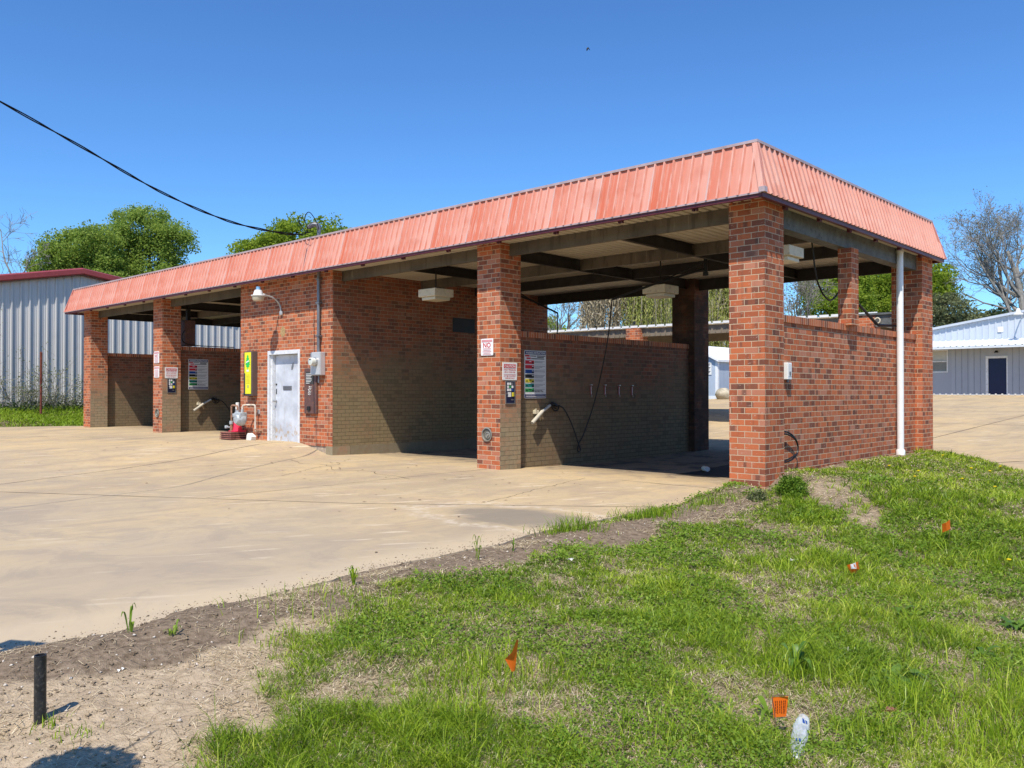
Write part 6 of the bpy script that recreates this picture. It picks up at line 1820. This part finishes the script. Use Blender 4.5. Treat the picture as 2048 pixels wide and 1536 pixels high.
# taller loose tussocks (part of the same turf)
cx = []; r = np.random.default_rng(104)
for px, py, s, hh, nn in [(985, 1340, .10, .17, 130), (925, 1405, .12, .16, 130), (1105, 1360, .09, .13, 90), (640, 1195, .25, .09, 160), (700, 1240, .2, .11, 160), (560, 1290, .12, .1, 90), (1320, 1480, .1, .15, 100), (1590, 1365, .08, .22, 90), (1870, 1330, .10, .16, 70), (1960, 1450, .14, .19, 120), (2030, 1400, .12, .22, 130), (1900, 1500, .14, .16, 90), (2040, 1500, .12, .22, 140), (1740, 1490, .10, .16, 100), (1480, 1100, .2, .08, 130), (1250, 1120, .3, .07, 220), (870, 1220, .22, .09, 160), (1990, 1130, .12, .16, 120), (1420, 1200, .25, .07, 160), (2000, 1040, .3, .07, 160), (90, 1462, .03, .06, 26), (150, 1470, .06, .045, 40), (1560, 1490, .07, .1, 60), (1830, 1420, .07, .2, 80), (1180, 1255, .12, .08, 90), (1660, 1180, .2, .08, 160), (640, 1340, .12, .07, 70)]:
    q = on_ground(px, py); a = r.normal(size=(nn, 2)) * s; cx.append(np.column_stack([q.x + a[:, 0], q.y + a[:, 1], np.full(nn, hh)]))
cx = np.concatenate(cx); n = len(cx); h = cx[:, 2] * r.uniform(.5, 1.15, n)
g = blades('tall_grass', cx[:, 0], cx[:, 1], h_soil(cx[:, 0], cx[:, 1]) - .004, h, .0042 + .002 * r.random(n), h * r.uniform(.15, .9, n), r.uniform(0, 6.283, n), np.clip(r.normal(.58, .2, n), 0, 1), MT['grass'], curl=.3)
tag(g, 'taller tussocks of fresh grass in the verge', 'grass', kind='stuff')
# bank below the warehouse
r = np.random.default_rng(105); n = 60000
x = r.uniform(-29.6, -23.8, n); y = r.uniform(-9, 8, n); k = ~on_conc(x + .1, y) & ~on_conc(x, y); x = x[k]; y = y[k]; n = len(x)
h = r.uniform(.05, .16, n) * (.7 + .7 * fbm(x, y, 41, 3))
g = blades('bank_grass', x, y, h_soil(x, y) - .01, h, r.uniform(.018, .035, n), h * r.uniform(.6, 1.6, n), r.uniform(0, 6.283, n), .25 + .5 * fbm(x * .8, y * .8, 43, 3) + r.normal(size=n) * .13, MT['lawn_far'])
tag(g, 'bright grass bank before the warehouse', 'grass', kind='stuff')
# strip of grass before the shed
r = np.random.default_rng(106); n = 14000
x = r.uniform(-24, -15.5, n); y = r.uniform(27.8, 31.2, n); k = ~on_conc(x, y); x = x[k]; y = y[k]; n = len(x); h = r.uniform(.05, .14, n)
g = blades('shed_grass', x, y, h_soil(x, y) - .01, h, r.uniform(.02, .04, n), h * .5, r.uniform(0, 6.283, n), r.normal(.45, .18, n), MT['lawn_far'])
tag(g, 'grass strip before the shed', 'grass', kind='stuff')
# clods and crumbs of soil
def ed_of(x, y): return np.where((y < -7) | (y > -1.2), x - edge_x(y), 0)
def crumbs(name, x, y, z, s, mat, seed, flat=.6):
    r = np.random.default_rng(seed); n = len(x)
    base = np.array([(1, 0, 0), (0, 1, 0), (-1, 0, 0), (0, -1, 0), (0, 0, 1), (0, 0, -1)], float)
    R = base[None] * (s[:, None, None] * r.uniform(.6, 1.3, (n, 6, 1))) * np.array([1, 1, flat]); R += r.normal(size=(n, 6, 3)) * s[:, None, None] * .18
    a = r.uniform(0, 6.28, n); ca, sa = np.cos(a)[:, None], np.sin(a)[:, None]
    X = R[..., 0] * ca - R[..., 1] * sa; Y = R[..., 0] * sa + R[..., 1] * ca
    V = np.stack([X + x[:, None], Y + y[:, None], R[..., 2] + z[:, None]], -1).reshape(-1, 3)
    f = np.array([(0, 1, 4), (1, 2, 4), (2, 3, 4), (3, 0, 4), (1, 0, 5), (2, 1, 5), (3, 2, 5), (0, 3, 5)])
    return np_mesh(name, V, tris=(np.arange(n)[:, None, None] * 6 + f[None]).reshape(-1, 3), mats=[mat], attrs={'tan': np.repeat(np.where(ed_of(x, y) > .85, r.uniform(.5, 1.1, n), r.uniform(0, .5, n)), 6), 'turf': np.zeros(n * 6)})
x, y, dp, r = scatter(1700, 107); tf = turf_at(x, y); ed = x - edge_x(y); k = (r.random(len(x)) < (1 - tf)) & (ed > .0); x = x[k]; y = y[k]
s = .0025 + .012 * r.random(len(x)) ** 5
g = crumbs('soil_clods', x, y, h_soil(x, y) + s * .2, s, MT['soil'], 108); tag(g, 'crumbs and clods of soil', 'soil', kind='stuff')
r = np.random.default_rng(131); n = 2600; y = r.uniform(-9.4, -.6, n); x = edge_x(y) + .02 - np.abs(r.normal(size=n)) * .13; s = .0022 + .007 * r.random(n) ** 3
g = crumbs('spilled_soil', x, y, h_conc(x, y) + s * .25, s, MT['soil'], 132); tag(g, 'soil crumbs spilled on the concrete edge', 'soil', kind='stuff')
x, y, dp, r = scatter(90, 109); k = (r.random(len(x)) < (1 - turf_at(x, y)) + .05); x = x[k]; y = y[k]; s = .004 + .008 * r.random(len(x)) ** 2
g = crumbs('pebbles', x, y, h_soil(x, y) + s * .3, s, plain('pebble', (.55, .48, .40), .8, .2, var=.3, scale=40), 110, .7); tag(g, 'pale pebbles on the soil', 'pebbles', kind='stuff')
# dead leaves and grit on the concrete
r = np.random.default_rng(111); n = 210
x = r.uniform(-14, -.6, n); y = -np.abs(r.normal(size=n)) * 3.0 + .6; k = on_conc(x, y) & (r.random(n) < .35 + .65 * (fbm(x * .6, y * .6, 121, 2) > .5)); x = x[k]; y = y[k]; n = len(x)
V, Q = rand_leaves(np.stack([x, y, h_conc(x, y) + .008], -1), .05, r, 6.0)
g = np_mesh('dead_leaves', V, quads=Q, mats=[MT['wire']]); tag(g, 'scattered dead leaves on the concrete', 'dead leaves', kind='stuff')

# ------------------------------------------------------------------ single plants
def leaf_strip(mb, root, az, L, wid, rise, drop, rng, n=7, wave=.0, fold=.25):
    d = Vector((math.cos(az), math.sin(az), 0)); s = Vector((-d.y, d.x, 0)); vs = []; fs = []
    for i in range(n + 1):
        t = i / n; c = root + d * (L * t) + Vector((0, 0, rise * math.sin(t * 2.2) - drop * t * t))
        ww = wid * (math.sin(math.pi * min(1, t * .92 + .06)) ** .8) * .5 + .0012
        wv = math.sin(t * 17 + az * 3) * wave
        vs += [c - s * ww + Vector((0, 0, ww * fold + wv)), c, c + s * ww + Vector((0, 0, ww * fold - wv))]
        if i: b = 3 * i; fs += [(b - 3, b - 2, b + 1, b), (b - 2, b - 1, b + 2, b + 1)]
    mb.add(vs, fs)
def plant(name, px, py, leaves, L, wid, label, cat, seed, mat='weed', rise=.6, drop=.5, wave=.0, up=0.0):
    p = on_ground(px, py) if not isinstance(px, Vector) else px
    rng = np.random.default_rng(seed); t = thing(name, tuple(p), label, cat)
    mb = MB(); start = []
    for k in range(leaves):
        l = L * rng.uniform(.55, 1.1); n0 = len(mb.v)
        leaf_strip(mb, p + Vector((rng.normal() * .008, rng.normal() * .008, rng.uniform(0, .02))), k * 2.4 + rng.normal() * .3, l * (1 - up * .6), wid * rng.uniform(.7, 1.15), l * rise * rng.uniform(.5, 1.3) + up * l, l * drop * rng.uniform(.4, 1.2) * (1 - up), rng, wave=wave)
        start += [rng.uniform(.2, .95)] * (len(mb.v) - n0)
    o = mb.build('leaf_rosette', MT[mat], t, smooth=True)
    a = o.data.attributes.new('rnd', 'FLOAT', 'POINT'); a.data.foreach_set('value', np.array(start, np.float32))
    return t
plant('dock_plant', 1782, 1372, 15, .22, .062, 'big broad-leaved dock plant low in the right of the verge', 'dock plant', 1, 'dock', rise=.42, drop=.25, wave=.006)
plant('dock_plant', 1592, 1350, 8, .17, .036, 'upright dock plant behind the printed flag', 'dock plant', 2, 'dock', rise=.8, up=.3, wave=.003)
plant('dock_plant', 1800, 1232, 7, .13, .04, 'small dock plant in mid verge above the biggest dock', 'dock plant', 3, 'dock', rise=.45, drop=.3)
plant('dock_plant', 2036, 1262, 10, .18, .045, 'dock plant at the right edge of the verge', 'dock plant', 4, 'dock', rise=.45, drop=.3, wave=.003)
plant('dock_plant', 1965, 1315, 8, .13, .036, 'dock plant left of the one at the right edge', 'dock plant', 7, 'dock', rise=.45, drop=.3)
plant('dock_plant', 1540, 1440, 5, .10, .03, 'small dock plant left of the printed flag', 'dock plant', 5, rise=.8)
plant('dock_plant', 1420, 1430, 6, .09, .03, 'small broad-leaved weed in clover left of the printed flag', 'dock plant', 6, 'dock', rise=.4, drop=.3)
plant('weed_seedling', 258, 1266, 4, .085, .018, 'single upright seedling at the concrete edge near the left', 'weed', 11, rise=.9, up=.8, drop=.15)
plant('weed_seedling', 345, 1277, 9, .055, .011, 'bushy little weed at the concrete edge, second from the left', 'weed', 12, rise=.9, up=.4, drop=.2)
plant('grass_tuft', 708, 1172, 14, .085, .007, 'small grass tuft at the concrete edge below mid lot', 'grass tuft', 13, 'grass', rise=.9, up=.55, drop=.2)
plant('grass_tuft', 955, 1122, 7, .11, .007, 'thin tall grass tuft on the dirt edge', 'grass tuft', 14, 'grass', rise=.9, up=.75, drop=.15)
plant('weed_seedling', 1025, 1106, 3, .06, .014, 'tiny weed right of the thin tall tuft', 'weed', 15, rise=.9, up=.6, drop=.2)
def tuft(px0, px1, py0, py1, nn, hh, label, seed):
    r = np.random.default_rng(seed); c = on_ground((px0 + px1) / 2, (py0 + py1) / 2)
    t = thing('grass_tuft', tuple(c), label, 'grass tuft')
    a = on_ground(px0, py0); b = on_ground(px1, py1); u = r.random(nn)
    x = a.x + (b.x - a.x) * u + r.normal(size=nn) * .09; y = a.y + (b.y - a.y) * u + r.normal(size=nn) * .09; h = hh * r.uniform(.3, 1.2, nn) * (.5 + .8 * np.sin(np.pi * u))
    blades('blade_bunch', x, y, np.maximum(h_soil(x, y), np.where(on_conc(x, y), h_conc(x, y), -9)) - .005, h, .005 + .003 * r.random(nn), h * r.uniform(.1, .9, nn), r.uniform(0, 6.283, nn), r.normal(.4, .2, nn), MT['grass'], curl=.3, parent=t)
tuft(1092, 1190, 1070, 1060, 330, .15, 'dark green grass tuft where the concrete meets the soil', 21)
tuft(1240, 1352, 1042, 1030, 460, .13, 'long grass tuft at the concrete edge before the corner pillar', 22)
tuft(1370, 1480, 1020, 990, 420, .10, 'low grass fringe at the foot of the corner pillar', 23)
c = on_ground(1585, 990); r = np.random.default_rng(31); t = thing('weed_clump', tuple(c), 'feathery dark green weed mound against the corner pillar', 'weed')
n = 5200; d = unit(r.normal(size=(n, 3))) * (r.random(n) ** .5)[:, None]; d[:, 2] = np.abs(d[:, 2])
C = np.array(c) + d * np.array([.20, .17, .25]) * (.75 + .5 * fbm(d[:, 0] * 3 + 5, d[:, 2] * 3, 7, 2))[:, None]
V, Q = rand_leaves(C, .024, r, .6); np_mesh('foliage', V, quads=Q, mats=[MT['weed']], attrs={'rnd': np.repeat(np.clip(r.normal(.4, .2, n), 0, 1), 4)}, parent=t)
mb = MB()
for k in range(24): mb.tube([c, c + Vector((r.normal() * .09, r.normal() * .08, .2 + .06 * r.random()))], .003, 4)
mb.build('stem', MT['weed'], t)
c = on_ground(1515, 1000); t = thing('weed_clump', tuple(c), 'small grey weed in the grass between pillar and feathery mound', 'weed'); n = 900
d = unit(r.normal(size=(n, 3))) * (r.random(n) ** .5)[:, None]; d[:, 2] = np.abs(d[:, 2]); C = np.array(c) + d * np.array([.14, .12, .12])
V, Q = rand_leaves(C, .024, r, .6); np_mesh('foliage', V, quads=Q, mats=[MT['leaf_grey']], attrs={'rnd': np.repeat(np.clip(r.normal(.4, .2, n), 0, 1), 4)}, parent=t)
mb = MB()
for k in range(10): mb.tube([c, c + Vector((r.normal() * .07, r.normal() * .06, .11))], .003, 4)
mb.build('stem', MT['weed'], t)
for k, (px, py, where) in enumerate([(1885, 917, 'beside the far right pillar'), (1836, 950, 'left of the pair below the far right pillar'), (1778, 939, 'below the downpipe'), (1942, 944, 'in mid row by the side lot'), (1979, 950, 'right of the mid-row one by the side lot'), (2000, 940, 'highest by the side lot edge'), (1829, 962, 'just under another below the far right pillar'), (1924, 966, 'under the row by the side lot'), (1989, 983, 'alone below the row by the side lot'), (2017, 1134, 'alone near the right frame edge, lowest')]):
    p = on_ground(px, py + 3); t = thing('dandelion', tuple(p), 'yellow dandelion ' + where, 'dandelion', 'dandelions in the verge')
    mb = MB(); mb.tube([p, p + Vector((.004, 0, .07))], .0022, 5); mb.build('stem', MT['weed'], t)
    c = (p.x + .004, p.y, p.z + .07); mb = MB(); mb.lathe([(.004, -.004), (.016, .004), (.021, .012), (.012, .017), (0, .018)], c, 'z', 10); mb.build('flower_head', MT['petal'], t)
# unseen panel on a post and leafy ball, added left of view to cast shadows
t = thing('shadow_panel', (.47, -9.99, -.15), 'unseen flat panel on a post, added outside the left edge to throw a slim shadow', 'sign')
mb = MB(); mb.tube([(.47, -9.99, -.3), (.47, -9.99, 2.1)], .025, 8); mb.build('post', MT['conduit'], t)
mb = MB(); mb.T = Matrix.Translation((.47, -9.99, 2.1)) @ Matrix.Rotation(rad(28), 4, 'Z'); mb.box(-.13, .13, -.006, -.002, -.2, .02); mb.build('panel', MT['white'], t)
r = np.random.default_rng(141); c = Vector((2.08, -9.93, 0))
t = thing('shadow_caster', (2.08, -9.93, -.2), 'unseen leafy ball on a stem, added outside the left edge to shade the bare soil', 'shadow_caster')
mb = MB(); mb.tube([(2.08, -9.93, -.4), (2.09, -9.94, .6), (2.08, -9.93, 1.25)], [.02, .015, .006], 6)
for k in range(16): mb.tube([(2.08, -9.93, .8 + .03 * k), (2.08 + r.normal() * .16, -9.93 + r.normal() * .16, .95 + .035 * k)], [.006, .003], 4)
mb.build('trunk', MT['bark'], t)
d = unit(r.normal(size=(5200, 3))) * (r.random(5200) ** .4)[:, None]
V, Q = rand_leaves(np.array([2.08, -9.93, 1.18]) + d * np.array([.22, .25, .20]), .032, r, .3); np_mesh('crown', V, quads=Q, mats=[MT['leaf_mid']], attrs={'rnd': np.repeat(r.random(5200), 4)}, parent=t)
